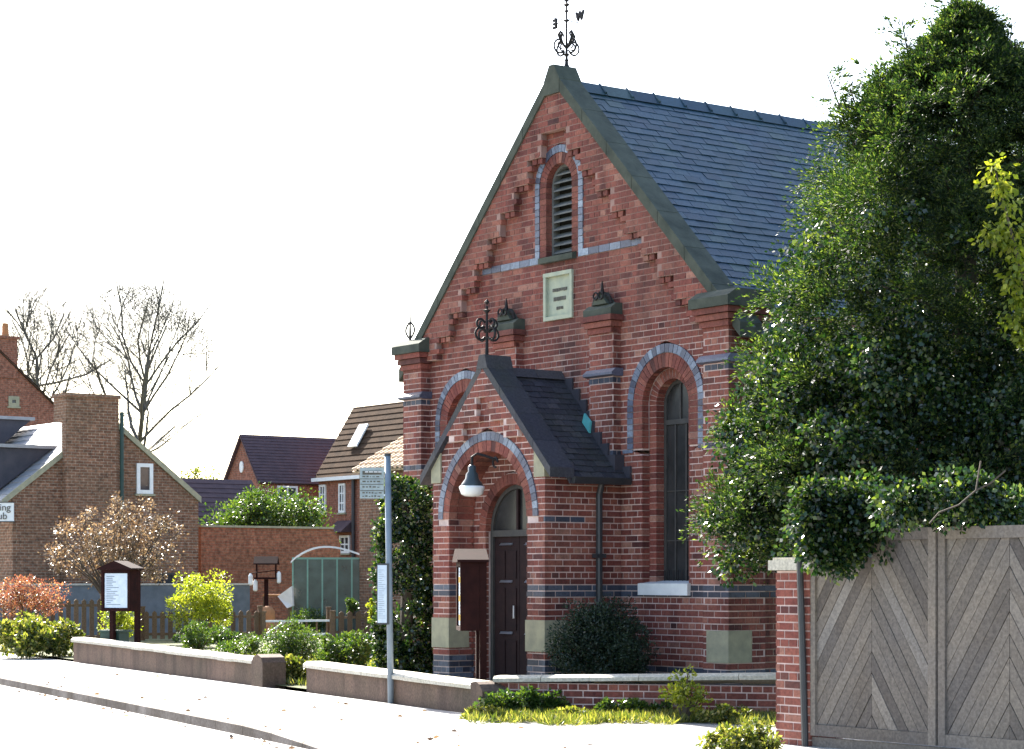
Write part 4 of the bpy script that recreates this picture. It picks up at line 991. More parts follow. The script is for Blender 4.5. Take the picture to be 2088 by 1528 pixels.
# tall gabled house behind it
q = at(-14, 706, 84.0)
fh = thing('house', 'tall brown gabled house with chimney behind the cottage', 'house', (q.x, q.y, 0), GRID)
zt2 = q.z; hw = 5.2
MB().prism([(0, -hw, -0.1), (0, hw, -0.1), (0, hw, zt2 - hw * 0.86), (0, 0, zt2), (0, -hw, zt2 - hw * 0.86)], (-10, 0, 0)).build('wall', M['house'], fh)
for s2 in (-1, 1):
    roof_plane('roof', M['btile'], fh, (0.1, s2 * (hw + 0.2), zt2 - (hw + 0.2) * 0.86 + 0.06), (-10, s2 * (hw + 0.2), zt2 - (hw + 0.2) * 0.86 + 0.06), (-10, 0, zt2 + 0.06), (0.1, 0, zt2 + 0.06), 18)
ck = MB().box(-0.9, 0.05, -0.1, 0.98, zt2 - 1.2, zt2 + 0.32).box(-0.95, 0.1, -0.15, 1.05, zt2 + 0.32, zt2 + 0.42).build('chimney', M['house'], fh)
MB().lathe([(0.17, 0), (0.13, 0.1), (0.12, 0.5), (0.15, 0.52)], (-0.3, 0.62, zt2 + 0.42), 12).build('chimney_pot', M['pot'], ck)
window(fh, lambda a, z, o: (o, a, z), 0.62, 1.06, zt2 - 2.3, zt2 - 1.9, (0, 0), 0.14, 'ystone')

# brick house with a dark wing and a brown tiled main roof
bh = thing('house', 'red brick house with dark roofed wing and skylight behind the garden wall', 'house', (-8.58, 74.0, 0), GRID)
def frame_of(pt, org):                                # world xy -> local of a GRID-aligned thing
    v = Matrix.Rotation(-GRID, 3, 'Z') @ Vector((pt[0] - org[0], pt[1] - org[1], 0)); return v.x, v.y
ez, rz_ = 4.84, 6.40
MB().prism([(0, 0, -0.1), (-2.4, 0, -0.1), (-2.4, 0, ez), (-1.2, 0, rz_), (0, 0, ez)], (0, 4.0, 0)).build('wing_wall', M['house'], bh)
roof_plane('wing_roof', M['plain_tile'], bh, (0.12, -0.12, ez - 0.08), (0.12, 4.0, ez - 0.08), (-1.2, 4.0, rz_ + 0.07), (-1.2, -0.12, rz_ + 0.07), 16, 0.02)
roof_plane('wing_far_roof', M['plain_tile'], bh, (-2.52, -0.12, ez - 0.08), (-2.52, 4.0, ez - 0.08), (-1.2, 4.0, rz_ + 0.07), (-1.2, -0.12, rz_ + 0.07), 16, 0.02)
MB().lathe([(0.14, -0.02), (0.14, 0.02)], (0, 0, 0), 12).mesh('x', M['white'])
al = MB().prism([(-1.25 + 0.13 * math.cos(t), -0.04, 5.35 + 0.2 * math.sin(t)) for t in np.linspace(0, 5.9, 12)], (0, 0.035, 0)).build('alarm_box', M['white'], bh)
wp = lambda a, z, o: (o, a, z)
window(bh, wp, 0.66, 1.46, 3.85, 4.68, (1, 1), 0.07)
bx_, by_ = frame_of((-6.62, 74.5), (-8.58, 74.0)); ez2, rz2, hb = 5.03, 7.37, 1.475
MB().prism([(bx_, by_, -0.1), (bx_, by_ + 2 * hb, -0.1), (bx_, by_ + 2 * hb, ez2), (bx_, by_ + hb, rz2), (bx_, by_, ez2)], (7.5, 0, 0)).build('wall', M['house'], bh)
mr = roof_plane('roof', M['btile'], bh, (bx_ - 0.1, by_ - 0.15, ez2 - 0.16), (bx_ + 7.5, by_ - 0.15, ez2 - 0.16), (bx_ + 7.5, by_ + hb, rz2 + 0.07), (bx_ - 0.1, by_ + hb, rz2 + 0.07), 13, 0.028)
roof_plane('far_roof', M['btile'], bh, (bx_ - 0.1, by_ + 2 * hb + 0.15, ez2 - 0.16), (bx_ + 7.5, by_ + 2 * hb + 0.15, ez2 - 0.16), (bx_ + 7.5, by_ + hb, rz2 + 0.07), (bx_ - 0.1, by_ + hb, rz2 + 0.07), 13, 0.028)
MB().box(bx_ - 0.1, bx_ + 7.5, by_ - 0.25, by_ - 0.12, ez2 - 0.22, ez2 - 0.1).build('gutter', M['white'], bh)
def on_roof(t, f, h):
    v = Vector((bx_ + t, by_, ez2)).lerp(Vector((bx_ + t, by_ + hb, rz2 + 0.07)), f); nr = Vector((0, -(rz2 - ez2), hb)).normalized(); return v + nr * h
MB().prism([on_roof(1.2, 0.36, 0.09), on_roof(1.75, 0.36, 0.09), on_roof(1.75, 0.68, 0.09), on_roof(1.2, 0.68, 0.09)], on_roof(0, 0, 0.06) - on_roof(0, 0, 0)).build('skylight', M['white'], mr)
wp2 = lambda a, z, o: (bx_ + a, by_ - o, z)
window(bh, wp2, 0.08, 0.5, 3.72, 4.7, (1, 2), 0.07); window(bh, wp2, 1.35, 1.75, 3.72, 4.7, (1, 2), 0.07)
window(bh, wp2, 1.4, 2.05, 2.35, 2.95, (1, 1), 0.08)
MB().prism([(bx_ + 1.2, by_ - 0.5, 3.05), (bx_ + 1.2, by_ - 0.003, 3.05), (bx_ + 1.2, by_ - 0.003, 3.45)], (1.0, 0, 0)).build('porch_hood', M['plain_tile'], bh)
MB().tube([(bx_ + 2.35, by_ - 0.08, 0.1), (bx_ + 2.35, by_ - 0.08, ez2 - 0.2)], 0.06, 6).build('downpipe', M['pipe'], bh)
# low barn with a dark roof
q = at(352, 975, 68.0)
bn = thing('barn', 'low building with a dark tiled roof behind the garden wall', 'barn', (q.x, q.y, 0), GRID)
MB().prism([(1.9, 0, -0.1), (-1.9, 0, -0.1), (-1.9, 0, 2.6), (0, 0, q.z - 0.05), (1.9, 0, 2.6)], (0, 2.7, 0)).build('wall', M['house'], bn)
for s2 in (1, -1): roof_plane('roof', M['plain_tile'], bn, (s2 * 2.05, -0.1, 2.5), (s2 * 2.05, 2.8, 2.5), (0, 2.8, q.z), (0, -0.1, q.z), 14, 0.02)
# outbuilding with clay pantiles beside the chapel
q = at(733, 952, 56.0)
ob = thing('outbuilding', 'brick outbuilding with pale clay pantile roof beside the chapel', 'outbuilding', (q.x, q.y, 0), GRID)
zz = q.z
MB().prism([(0, 0, -0.1), (0, 3.0, -0.1), (0, 3.0, zz - 0.1), (0, 1.5, zz + 0.75), (0, 0, zz - 0.1)], (5, 0, 0)).build('wall', M['cottage'], ob)
roof_plane('roof', M['pantile'], ob, (-0.12, -0.15, zz - 0.12), (5, -0.15, zz - 0.12), (5, 1.5, zz + 0.85), (-0.12, 1.5, zz + 0.85), 7, 0.04, waves=22, amp=0.045)
roof_plane('far_roof', M['pantile'], ob, (-0.12, 3.15, zz - 0.12), (5, 3.15, zz - 0.12), (5, 1.5, zz + 0.85), (-0.12, 1.5, zz + 0.85), 7, 0.04)
# tall garden wall and low rendered wall
q = at(410, 1075, 60.0)
gw = thing('garden_wall', 'tall red brick garden wall below the green hedge', 'wall', (q.x, q.y, 0), GRID)
MB().prism([(0, 0, -0.1), (0, 4.5, -0.1), (0, 4.5, 2.5), (0, 4.25, 2.92), (0, 0, 2.92)], (-0.25, 0, 0)).build('wall_body', M['gwall'], gw)
MB().box(-0.29, 0.04, -0.02, 4.25, 2.922, 2.98).build('coping', M['ystone'], gw)
q = at(-40, 1190, 55.0)
rw = thing('rendered_wall', 'low grey rendered wall behind the picket fence', 'wall', (q.x, q.y, 0), GRID)
MB().box(-0.12, 0.0, 0, 7.75, -0.1, 1.32).build('wall_body', M['render'], rw); MB().box(-0.15, 0.03, -0.02, 7.77, 1.322, 1.37).build('coping', M['coping'], rw)

# ---------------------------------------------------------------- picket fences and garden things
def picket_fence(label, xa, xb, D, ytop, ybot, skew=0.0, rail=True, ppx=16.0):
    p0, p1 = at(xa, 1180, D), at(xb, 1180, D + skew); d = p1 - p0; L = d.length; ang = math.atan2(d.y, d.x)
    zt_, zb_ = at(0, ytop, D).z, max(0.03, at(0, ybot, D).z)
    t = thing('picket_fence', label, 'fence', (p0.x, p0.y, 0.03), ang, group='picket fences round the cottage garden')
    H = zt_ - 0.03; n = int(L / (ppx / F * D)); st_ = L / n
    me = MB().prism([(0, 0, 0.04), (st_ * 0.58, 0, 0.04), (st_ * 0.58, 0, H - 0.05), (st_ * 0.29, 0, H), (0, 0, H - 0.05)], (0, 0.022, 0)).mesh('picket', M['picket'])
    for i in range(n): link('picket', me, t, (i * st_ + 0.02, -0.024, random.uniform(-0.012, 0.012)))
    for z in (0.12, H - 0.18): MB().box(0, L, 0, 0.035, z, z + 0.06).build('rail', M['picket'], t)
    for x in np.linspace(0, L, max(2, int(L / 1.4) + 1)):
        MB().box(x - 0.05, x + 0.05, 0.036, 0.13, 0, H + 0.08).prism([(x - 0.06, 0.026, H + 0.08), (x + 0.06, 0.026, H + 0.08), (x + 0.06, 0.14, H + 0.08), (x - 0.06, 0.14, H + 0.08)], (0, 0, 0.03)).build('post', M['picket'], t)
    return t
picket_fence('brown picket fence left of the noticeboard behind orange shrub', -30, 212, 48.0, 1222, 1310, 1.2)
picket_fence('picket fence right of the noticeboard below the yellow shrub', 292, 532, 51.5, 1246, 1302, 1.0)
picket_fence('short picket fence left of the bus stop pole', 672, 775, 53.5, 1247, 1298, 0.5)
p0, p1 = at(540, 1265, 52.5), at(672, 1270, 53.4); L = (p1 - p0).length
gg = thing('garden_gate', 'low white barred gate between the picket fences', 'gate', (p0.x, p0.y, 0.03), math.atan2(p1.y - p0.y, p1.x - p0.x))
H = p0.z - 0.03
MB().box(0, L, 0, 0.05, H - 0.05, H).box(0, L, 0, 0.05, 0.08, 0.13).build('rail', M['white'], gg)
MB().prism([(0.04, 0.01, 0.14), (0.12, 0.01, 0.14), (0.55, 0.01, H - 0.06), (0.47, 0.01, H - 0.06)], (0, 0.03, 0)).build('brace', M['white'], gg)
for i in range(7): MB().box(0.02 + i * (L - 0.08) / 6, 0.06 + i * (L - 0.08) / 6, 0.055, 0.075, 0.05, H - 0.01).build('bar', M['picket'], gg)
for x in (-0.1, L + 0.02): MB().box(x, x + 0.1, -0.05, 0.05, -0.02, H + 0.18).prism([(x - 0.015, -0.065, H + 0.18), (x + 0.115, -0.065, H + 0.18), (x + 0.115, 0.065, H + 0.18), (x - 0.015, 0.065, H + 0.18)], (0, 0, 0.04)).build('gate_post', M['picket'], gg)
# greenhouse with a barrel roof
q = at(597, 1290, 56.0); k = F / 56.0; gw_, gh_ = 150 / k, 0.0
gz0 = 0.03; gz1 = at(0, 1137, 56).z; gz2 = at(0, 1118, 56).z
gr = thing('greenhouse', 'small glass greenhouse with curved white topped roof', 'greenhouse', (q.x, q.y, gz0), R(4))
fr = MB(); bays = 5; dep = 1.5
for i in range(bays + 1):
    x = i * gw_ / bays
    for y in (0, dep): fr.box(x - 0.02, x + 0.02, y - 0.02, y + 0.02, 0, gz1 - gz0)
fr.box(0, gw_, -0.02, 0.02, 0.0, 0.06); fr.box(0, gw_, -0.025, 0.025, gz1 - gz0 - 0.05, gz1 - gz0)
fr.build('greenhouse_frame', M['gframe'], gr)
for i in range(bays):
    x0, x1 = i * gw_ / bays + 0.022, (i + 1) * gw_ / bays - 0.022
    MB().box(x0, x1, -0.004, 0.004, 0.06, gz1 - gz0 - 0.05).build('glass_panel', M['poly'], gr)
    MB().box(x0, x1, dep - 0.004, dep + 0.004, 0.02, gz1 - gz0).build('glass_panel', M['poly'], gr)
for x in (0, gw_): MB().box(x - 0.004, x + 0.004, 0.022, dep - 0.022, 0.02, gz1 - gz0).build('glass_panel', M['poly'], gr)
pr = []
for j in range(15):
    t = j / 14; pr.append((-0.05 + (gw_ + 0.1) * t, gz1 - gz0 - 0.12 * (1 - t) ** 3 + (gz2 - gz1 + 0.06) * math.sin(math.pi * t ** 0.8)))
for q0 in range(3):                                   # three sheets, bowed over the width
    rf = MB(); ya, yb = -0.06 + q0 * 0.54, -0.06 + q0 * 0.54 + 0.53
    for a, b in zip(pr[:-1], pr[1:]):
        rf.prism([(a[0], ya, a[1]), (b[0], ya, b[1]), (b[0], ya, b[1] + 0.012), (a[0], ya, a[1] + 0.012)], (0, yb - ya, 0))
    rf.build('curved_roof', M['pale_sheet'], gr)
rf = MB()
for a, b in zip(pr[:-1], pr[1:]): rf.prism([(a[0], -0.09, a[1] - 0.03), (b[0], -0.09, b[1] - 0.03), (b[0], -0.09, b[1] + 0.02), (a[0], -0.09, a[1] + 0.02)], (0, 0.028, 0))
rf.build('eave_trim', M['white'], gr)
# bird table, planter, leaning panel, topiary
q = at(543, 1290, 54.6); bt = thing('bird_table', 'wooden bird table with white feeders left of the greenhouse', 'bird table', (q.x, q.y, 0.03))
MB().box(-0.05, 0.05, -0.05, 0.05, 0, 1.45).build('post', M['redwood'], bt); MB().box(-0.28, 0.28, -0.2, 0.2, 1.452, 1.5).build('tray', M['redwood'], bt)
MB().prism([(-0.3, -0.24, 1.82), (0.3, -0.24, 1.82), (0.3, 0, 2.0), (-0.3, 0, 2.0)], (0, 0.0, 0.03)).prism([(-0.3, 0.24, 1.82), (0.3, 0.24, 1.82), (0.3, 0.004, 2.0), (-0.3, 0.004, 2.0)], (0, 0.0, 0.03)).build('roof', M['redwood'], bt)
for x in (-0.24, 0.24): MB().box(x - 0.02, x + 0.02, -0.02, 0.02, 1.5, 1.85).build('roof_post', M['redwood'], bt)
for x, z in ((-0.38, 1.3), (-0.26, 1.15), (0.33, 1.35)): MB().lathe([(0.03, 0), (0.055, 0.03), (0.055, 0.24), (0.02, 0.3)], (x, -0.12, z), 10).build('feeder', M['white'], bt)
MB().tube([(-0.38, -0.12, 1.55), (-0.38, -0.12, 1.6), (0.33, -0.12, 1.68), (0.33, -0.12, 1.6)], 0.012, 5).build('hanging_bar', M['redwood'], bt)
q = at(545, 1290, 53.6); MBp = thing('planter', 'round topped terracotta planter beside the garden gate', 'planter', (q.x, q.y, 0.03))
MB().lathe([(0.2, 0), (0.26, 0.2), (0.26, 0.4)], n=18).build('base', M['pot'], MBp, smooth=True)
MB().lathe([(0.17, 0.402), (0.2, 0.5), (0.19, 0.66), (0.12, 0.76), (0.02, 0.8)], n=18).build('dome', M['pot'], MBp, smooth=True)
q = at(570, 1290, 55.2); tb = thing('garden_table', 'wooden garden table with a tilted white parasol left of the greenhouse', 'table', (q.x, q.y, 0.03))
MB().box(-0.4, 0.3, -0.25, 0.25, 1.02, 1.07).build('table_top', M['pot'], tb)
for x in (-0.36, 0.26):
    for y in (-0.2, 0.2): MB().box(x - 0.03, x + 0.03, y - 0.03, y + 0.03, 0, 1.018).build('leg', M['picket'], tb)
MB().prism([(-0.02, -0.3, 1.02), (0.34, -0.3, 1.28), (0.36, -0.22, 0.78), (0.22, -0.3, 0.72)], (0.03, 0.06, 0)).build('folded_parasol', M['white'], tb)
shrub('topiary', 'clipped round topiary in front of the greenhouse', 722, 1207, 1262, 53.9, 34, M['shrub'], 0.05, 1200, 'topiary', 14)
shrub('topiary', 'clipped round topiary at the left of the bus timetable', 762, 1214, 1290, 53.2, 30, M['lime'], 0.06, 900, 'topiary', 12)

# ---------------------------------------------------------------- trees and shrubs
def bare_tree(label, px, D, ytop, wpx, lean, seed):
    rnd = random.Random(seed); q = at(px, 1180, D); zt_ = at(0, ytop, D).z
    t = thing('bare_tree', label, 'tree', (q.x, D, 0)); tr = MB(); br = MB(); wmax = wpx / F * D / 2
    zc = zt_ * 0.70; c0 = Vector((lean, 0, zc))
    def inside(p):
        return ((p.x - c0.x) / wmax) ** 2 + (p.y / wmax) ** 2 + ((p.z - zc) / (zt_ * 0.31)) ** 2
    def grow(p, d, L, r, lv):
        pts = [p.copy()]; rad = [r]; n = 9 if lv == 0 else 5 if lv < 3 else 3
        for i in range(n):
            w_ = 0.16 if lv else 0.04
            d = (d + Vector((rnd.gauss(0, w_), rnd.gauss(0, w_), rnd.gauss(0.05, 0.12)))).normalized()
            p = p + d * (L / n); pts.append(p.copy()); rad.append(r * (1 - 0.62 * (i + 1) / n))
            if lv and inside(p) > 1.0: break
        (tr if lv == 0 else br).tube(pts, rad, 6 if lv < 2 else 3, cap=False)
        if lv >= 6 or rad[-1] < 0.002: return
        k = (16, 7, 5, 5, 4, 3)[lv]
        for j in range(k):
            f = rnd.uniform(0.3, 1.0) if lv else 0.5 + 0.5 * (j + 0.5) / k; i = min(len(pts) - 1, max(1, int(round(f * (len(pts) - 1)))))
            ax = Vector((rnd.gauss(0, 1), rnd.gauss(0, 1), rnd.gauss(0, 0.6))).normalized() if lv else Vector((math.cos(j * 2.4 + seed), math.sin(j * 2.4 + seed), rnd.gauss(0, 0.3)))
            nd = (d * rnd.uniform(0.55, 1.0) + ax * (rnd.uniform(0.5, 0.95) if lv else rnd.uniform(0.9, 1.5)) + Vector((0, 0, 0.12))).normalized()
            if lv == 0 or inside(pts[i]) < 1.0: grow(pts[i], nd, L * (rnd.uniform(0.5, 0.74) if lv else rnd.uniform(0.42, 0.6)), max(0.006, rad[i] * rnd.uniform(0.5, 0.72)), lv + 1)
    grow(Vector((0, 0, 0)), Vector((0.02, 0, 1)), zt_ * 0.8, 0.2, 0)
    tr.build('trunk', M['twig'], t); br.build('branches', M['twig'], t)
bare_tree('large bare tree with fine twigs behind the cottage chimney', 238, 92.0, 588, 345, 0.95, 3)
bare_tree('smaller bare tree at the far left behind the cottage roof', 86, 98.0, 594, 215, 0.0, 11)
shrub('distant_tree', 'pale green low tree right of the bare tree on the skyline', 395, 955, 1040, 84, 130, M['lime'], 0.16, 500, 'tree', 18)
shrub('hedge', 'rounded green hedge rising behind the tall garden wall', 548, 1003, 1165, 64.5, 262, M['shrub'], 0.13, 9000, 'hedge', 70, low=-0.3)
# brown budding bush
q = at(232, 1300, 49.5); bb = thing('budding_bush', 'bushy brown budding tree in front of the cottage wall', 'tree', (q.x, q.y, 0.03))
c = Vector((0.08, 0, 2.25)); C = blob_centers(c, (1.45, 1.0, 0.95), 120, -0.9); P, U = clumps(C, RNG.uniform(0.14, 0.34, len(C)), 9000, shell=0.2)
leafmesh('foliage', M['brownleaf'], bb, P, U, 0.06, 0.7)
m = MB()
for x in C[::2]: m.tube([(x[0] * 0.08, x[1] * 0.08, 0.9), (x[0] * 0.4, x[1] * 0.4, 1.45), tuple(x)], [0.035, 0.02, 0.005], 5)
m.tube([(0, 0, 0), (0, 0, 1.0)], [0.08, 0.06], 7); m.build('stems', M['bark'], bb)
shrub('copper_shrub', 'orange red shrub growing over the left picket fence', 52, 1176, 1262, 47.5, 190, M['orangeleaf'], 0.07, 2200, cl=44, low=-0.9)
shrub('yellow_shrub', 'bright yellow green shrub above the picket fence', 412, 1166, 1292, 50.5, 150, M['lime'], 0.08, 3600, cl=44)
shrub('ivy_shrub', 'yellow green ivy climbing round the red noticeboard', 238, 1196, 1305, 38.9, 104, M['lime'], 0.06, 1500, cl=22, low=-1)
shrub('small_shrub', 'small rounded shrub behind the left low wall end', 402, 1264, 1352, 36.5, 82, M['shrub'], 0.05, 1500)
shrub('dark_shrub', 'rounded dark shrub with bright top in the wall gap', 598, 1268, 1385, 33.5, 150, M['shrub'], 0.05, 3600, cl=44)
shrub('leafy_plant', 'leafy plants right of the rounded dark shrub', 705, 1290, 1382, 32.0, 150, M['shrub'], 0.07, 2600, cl=30)
shrub('leafy_plant', 'low leafy plants left of the rounded dark shrub', 492, 1292, 1362, 35.0, 140, M['shrub'], 0.06, 1500, cl=24)
shrub('bright_plant', 'bright green plants filling the gap between the low walls', 585, 1345, 1398, 30.4, 90, M['grass'], 0.1, 1500, cl=24, stems=False, zb=0.0)
shrub('ground_plants', 'bright low plants at the far left beside the pavement', 62, 1258, 1345, 41.0, 230, M['grass'], 0.12, 3200, cl=44, stems=False, zb=0.0)
# tall ivy column beside the porch
q = at(826, 1380, 28.9); iv = thing('ivy_column', 'tall dark ivy column with bright top left of the porch', 'ivy', (q.x, q.y, 0.03))
pts = []; dirs = []
for i in range(260):
    z = RNG.uniform(0.05, 2.8); r = 0.36 * (1 - 0.35 * max(0, (z - 2.0)) ** 1.5) * RNG.uniform(0.75, 1.05); a = RNG.uniform(0, 6.28)
    pts.append((r * math.cos(a), r * math.sin(a), z))
C = np.array(pts); P, U = clumps(C, RNG.uniform(0.07, 0.16, len(C)), 26000, shell=0.2); P[:, 2] = np.maximum(P[:, 2], 0.02)
leafmesh('foliage', M['ivy'], iv, P, U, 0.05, 0.75)
MB().tube([(0, 0, 0), (0.03, 0, 1.5), (0, 0, 2.7)], [0.1, 0.08, 0.03], 8).build('stem', M['bark'], iv)
shrub('dark_bush', 'dark rounded bush against the chapel front right of the porch', 1225, 1222, 1410, 25.55, 225, M['darkshrub'], 0.045, 14000, cl=150, low=-0.95, deep=0.42)
shrub('leafy_sapling', 'leafy sapling in front of the brick boundary wall', 1395, 1368, 1462, 22.75, 108, M['lime'], 0.07, 330, cl=22, zb=0.0)
shrub('low_shrub', 'sunlit low shrub at the foot of the brick gate pillar', 1515, 1482, 1560, 18.6, 190, M['grass'], 0.06, 2600, cl=40, zb=0.0, stems=False)
shrub('fence_plants', 'mixed leafy plants along the foot of the middle picket fence', 430, 1278, 1325, 46.0, 170, M['shrub'], 0.08, 2200, cl=36, stems=False)
shrub('fence_plants', 'mixed leafy plants in front of the greenhouse', 632, 1240, 1300, 55.0, 110, M['shrub'], 0.07, 1500, cl=26, stems=False)
shrub('wall_weeds', 'dark green weeds against the corner of the brick boundary wall', 1075, 1408, 1472, 23.55, 250, M['shrub'], 0.07, 1500, cl=34, stems=False, zb=0.0, deep=0.12)
shrub('wall_weeds', 'dark green weeds against the middle of the brick boundary wall', 1290, 1425, 1472, 23.3, 200, M['shrub'], 0.06, 1000, cl=26, stems=False, zb=0.0, deep=0.12)
for px, yt, wd_, D_, lb in ((985, 1442, 90, 23.2, 'low bright weeds at the corner end of the grass verge'), (1160, 1444, 120, 22.9, 'low bright weeds in the grass left of the sapling'), (1480, 1440, 130, 22.5, 'low bright weeds in the grass right of the sapling')):
    shrub('verge_weeds', lb, px, yt, 1482, D_, wd_, M['grass'], 0.06, 700, 'weeds', 18, stems=False, zb=0.0)
# grass verge in front of the boundary wall
n = 46000; a = RNG.uniform(0, 1, n); b = RNG.uniform(0, 1, n) ** 1.3
X = -0.45 + a * 3.5; Y = 23.8 - a * 0.85 - b * (1.15 + 0.3 * np.sin(a * 7) + 0.18 * np.sin(a * 23 + 1) + 0.1 * np.sin(a * 57))
keep = RNG.uniform(0, 1, n) < 0.12 + 0.88 * (np.sin(X * 5.3) * np.sin(X * 2.1 + Y * 4) * 0.5 + 0.5) * (1.15 - b); X, Y = X[keep], Y[keep]; n = len(X)
P = np.stack([X, Y, np.full(n, 0.003)], 1)
gv = leafmesh('grass', M['grass'], None, P, np.tile([0, 0, 1.0], (n, 1)), 0.105, 0.12, 0.75, kind='stuff'); gv['label'] = 'sunlit long grass along the brick boundary wall'; gv['category'] = 'grass'
n = 40000; t_ = RNG.uniform(0, 1, n); o_ = RNG.uniform(0.25, 6.0, n)
base = np.array(WA)[None] + np.outer(t_, np.array(WB - WA)); P = base + np.outer(o_, np.array(wn))
P = np.concatenate([P, np.full((n, 1), 0.03)], 1)
gv = leafmesh('garden_grass', M['grass'], None, P, np.tile([0, 0, 1.0], (n, 1)), 0.12, 0.1, 0.4, kind='stuff'); gv['label'] = 'grass in the chapel garden behind the low walls'; gv['category'] = 'grass'

n = 170; t_ = RNG.uniform(0, 1, n); o_ = np.where(RNG.uniform(0, 1, n) < 0.55, RNG.normal(-0.12, 0.12, n), RNG.uniform(0.2, 2.5, n))
P = np.array(KA)[None] + np.outer(t_ * 17, np.array(kd)) + np.outer(o_, np.array(kn)); P = np.concatenate([P, np.where(o_ < 0.0, -0.113, 0.008)[:, None]], 1)
lt_ = leafmesh('leaf_litter', M['brownleaf'], None, P, unit(n) * np.array([1, 1, 0.05]), 0.07, 0.5, 0.02, kind='stuff'); lt_['label'] = 'scattered dead leaves along the kerb and pavement'; lt_['category'] = 'leaves'
# the big conifer overgrown with ivy
TX, TY = 4.65, 22.3
tree = thing('conifer_tree', 'tall dark conifer with golden sunlit tips behind the wooden gate', 'tree', (TX, TY, 0.03))
prof_px = [(1170, 500), (1100, 545), (1000, 545), (900, 525), (800, 485), (700, 450), (600, 438), (500, 415), (420, 385), (340, 335), (250, 265), (170, 170), (100, 105), (50, 50), (5, 12)]
prof = sorted((EYE + (HY - y) / F * TY, w / F * TY) for y, w in prof_px)
pz = np.array([p[0] for p in prof]); pr_ = np.array([p[1] for p in prof])
def rad(z): return np.interp(z, pz, pr_)
def fronds(centers, axes, length, per, wid, droop=0.3):
    """flat feathery sprays: leaves along an axis, shorter toward the tip"""
    k = len(centers); s = RNG.uniform(0, 1, (k, per)); side = np.cross(axes, [0, 0, 1.0]); side /= np.linalg.norm(side, axis=1)[:, None] + 1e-9
    w = RNG.uniform(-1, 1, (k, per)) * wid * (1 - s * 0.75)
    P = centers[:, None] + axes[:, None] * (s * length[:, None])[..., None] + side[:, None] * w[..., None]
    P[..., 2] -= droop * (s ** 2) * length[:, None]; P += RNG.normal(0, 0.014, P.shape)
    D = axes[:, None] * 1.0 + side[:, None] * np.sign(w)[..., None] * 0.6 + np.zeros_like(P)
    return P.reshape(-1, 3), D.reshape(-1, 3)
# plumes: bunches of sprays carried by the limbs, with dark gaps between
k = 860; z = 1.75 + 5.45 * RNG.uniform(0, 1, k) ** 0.95; ang = RNG.uniform(0, 2 * math.pi, k)
rr = np.maximum(0.02, rad(z) * np.where(np.arange(k) % 4 == 0, RNG.uniform(0.1, 0.6, k), RNG.uniform(0.6, 0.98, k)) - 0.24)
PC_ = np.stack([rr * np.cos(ang), rr * np.sin(ang), z], 1); size = RNG.uniform(0.24, 0.42, k) * np.clip(rad(z), 0.75, 1.15)
per = 30; idx = np.repeat(np.arange(k), per); m_ = len(idx)
ax = np.stack([np.cos(ang[idx]), np.sin(ang[idx]), np.full(m_, 0.45)], 1) * 0.75 + unit(m_) * 0.75; ax /= np.linalg.norm(ax, axis=1)[:, None]
Cn = PC_[idx] + ax * (size[idx] * RNG.uniform(0.0, 0.55, m_))[:, None]
P, D = fronds(Cn, ax, size[idx] * RNG.uniform(0.6, 1.0, m_), 30, 0.075, 0.35)
leafmesh('crown', M['conifer'], tree, P, D, 0.045, 0.3, 0.35)
# thin leading shoots standing out of the top
k = 60; tips = [(-0.15, 7.4), (-0.65, 7.2), (0.48, 7.15), (0.12, 7.15), (-1.18, 6.5), (-0.35, 7.2), (-0.92, 6.75), (-1.42, 6.65), (0.8, 6.95), (-0.05, 7.3)]
Cn, ax, sh = [], [], MB()
for tx, tz in tips:
    sh.tube([(tx * 0.7, 0, tz - 1.1), (tx, 0, tz)], [0.02, 0.006], 5)
    for j in range(22):
        f = j / 22; a = RNG.uniform(0, 6.28); Cn.append((tx * (0.7 + 0.3 * f), 0, tz - 1.1 + 1.1 * f)); ax.append((math.cos(a), math.sin(a) * 0.6, 0.7))
Cn = np.array(Cn); ax = np.array(ax); ax /= np.linalg.norm(ax, axis=1)[:, None]
P, D = fronds(Cn, ax, RNG.uniform(0.18, 0.36, len(Cn)), 40, 0.05, 0.3)
leafmesh('leading_shoots', M['conifer'], tree, P, D, 0.06, 0.3, 0.35)
sh.tube([(0, 0, -0.05), (0.05, 0, 2.5), (0, 0, 5.0), (0, 0, 7.0)], [0.24, 0.19, 0.1, 0.03], 9)
for j in range(40):
    zz_ = 1.6 + j * 0.13; a = j * 2.4; r0 = float(rad(zz_)) * 0.75
    sh.tube([(0, 0, zz_ - 0.15), (r0 * 0.5 * math.cos(a), r0 * 0.5 * math.sin(a), zz_), (r0 * math.cos(a), r0 * math.sin(a), zz_ + 0.1)], [0.04, 0.025, 0.008], 5)
sh.build('trunk', M['bark'], tree)
# ivy over its lower left side and centre
ivt = thing('ivy', 'glossy ivy climbing over the conifer beside the gate pillar', 'ivy', (TX, TY, 0.03))
k = 1000; z = RNG.uniform(1.7, 5.0, k) ** 1.0; ang = np.concatenate([RNG.uniform(R(170), R(300), k // 2), RNG.uniform(R(120), R(345), k - k // 2)])
z = np.where(RNG.uniform(0, 1, k) < 0.75, RNG.uniform(1.6, 3.7, k), z)
rr = rad(z) * (0.79 + 0.15 * np.sin(ang * 9 + z * 3.3) * np.sin(z * 5.1) + RNG.normal(0, 0.06, k))
C = np.stack([rr * np.cos(ang), rr * np.sin(ang), z], 1)
P, U = clumps(C, RNG.uniform(0.1, 0.27, k), 95000, shell=0.15); U[:, 2] -= 0.4
leafmesh('foliage', M['ivy'], ivt, P, U, 0.055, 0.7, 0.7)
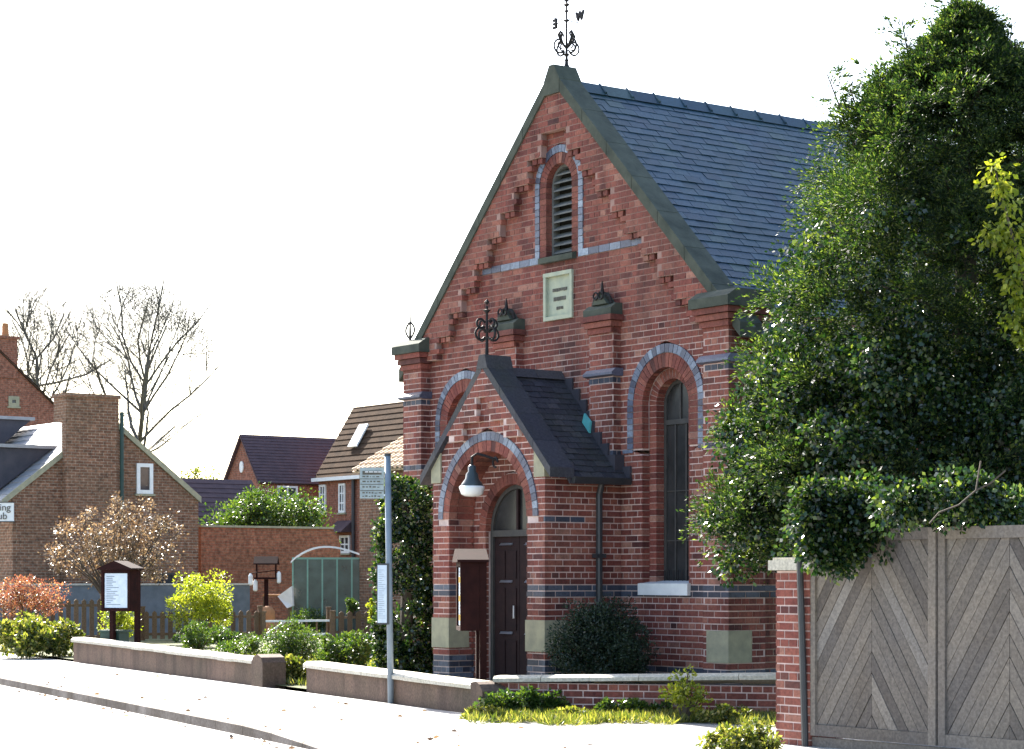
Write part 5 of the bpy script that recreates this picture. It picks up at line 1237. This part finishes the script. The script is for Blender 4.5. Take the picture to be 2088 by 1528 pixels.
# the part hanging over the gate top
C = np.array([(at(x, y, 18.75 if x < 1800 else 17.9) - Vector((TX, TY, 0.03))) for x, y in ((1660, 1010), (1690, 1040), (1730, 1060), (1700, 1100), (1740, 1110), (1680, 1080), (1780, 1050), (1790, 1085), (1650, 1060), (1830, 1035), (1720, 1020), (1760, 1020), (1870, 1020), (1930, 1020), (2000, 1030), (2060, 1040), (1990, 1000), (1710, 1135), (1670, 1120))])
P, U = clumps(C, RNG.uniform(0.16, 0.3, len(C)), 16000, shell=0.1); U[:, 2] -= 0.5
leafmesh('hanging_foliage', M['ivy'], ivt, P, U, 0.052, 0.7, 0.7)
m = MB()
for pts in (((2000, 940), (1990, 1000), (1955, 1030), (1915, 1045), (1895, 1068)), ((1990, 1000), (2020, 985), (2050, 960))):
    m.tube([at(x, y, 18.6 if y < 940 else 17.3) - Vector((TX, TY, 0.03)) for x, y in pts], 0.007, 5)
m.build('bare_stems', M['bark'], ivt)
# bright climber at the right edge
cl = thing('climber', 'bright yellow green climber hanging at the right edge of the conifer', 'climber', (5.0, 20.2, 0.03))
C = np.array([(at(x, y, 20.0) - Vector((5.0, 20.2, 0.03))) for x, y in ((2020, 480), (2045, 470), (2070, 500), (2085, 540), (2065, 570), (2080, 610), (2070, 650), (2090, 690), (2100, 460), (2110, 560), (2060, 420), (2040, 380), (2025, 345), (2120, 700), (2105, 640))])
P, U = clumps(C, RNG.uniform(0.07, 0.16, len(C)) * 1.5, 1300, shell=0.05); U[:, 2] -= 0.9
leafmesh('foliage', M['lime'], cl, P, U, 0.07, 0.6, 0.6)
m = MB(); m.tube([at(2130, 1180, 20.1) - Vector((5.0, 20.2, 0.03)) - Vector((0, 0, 1.47)), at(2125, 900, 20.1) - Vector((5.0, 20.2, 0.03)), at(2095, 600, 20.0) - Vector((5.0, 20.2, 0.03)), at(2030, 350, 20.0) - Vector((5.0, 20.2, 0.03))], [0.04, 0.03, 0.02, 0.006], 6)
m.build('stem', M['bark'], cl)
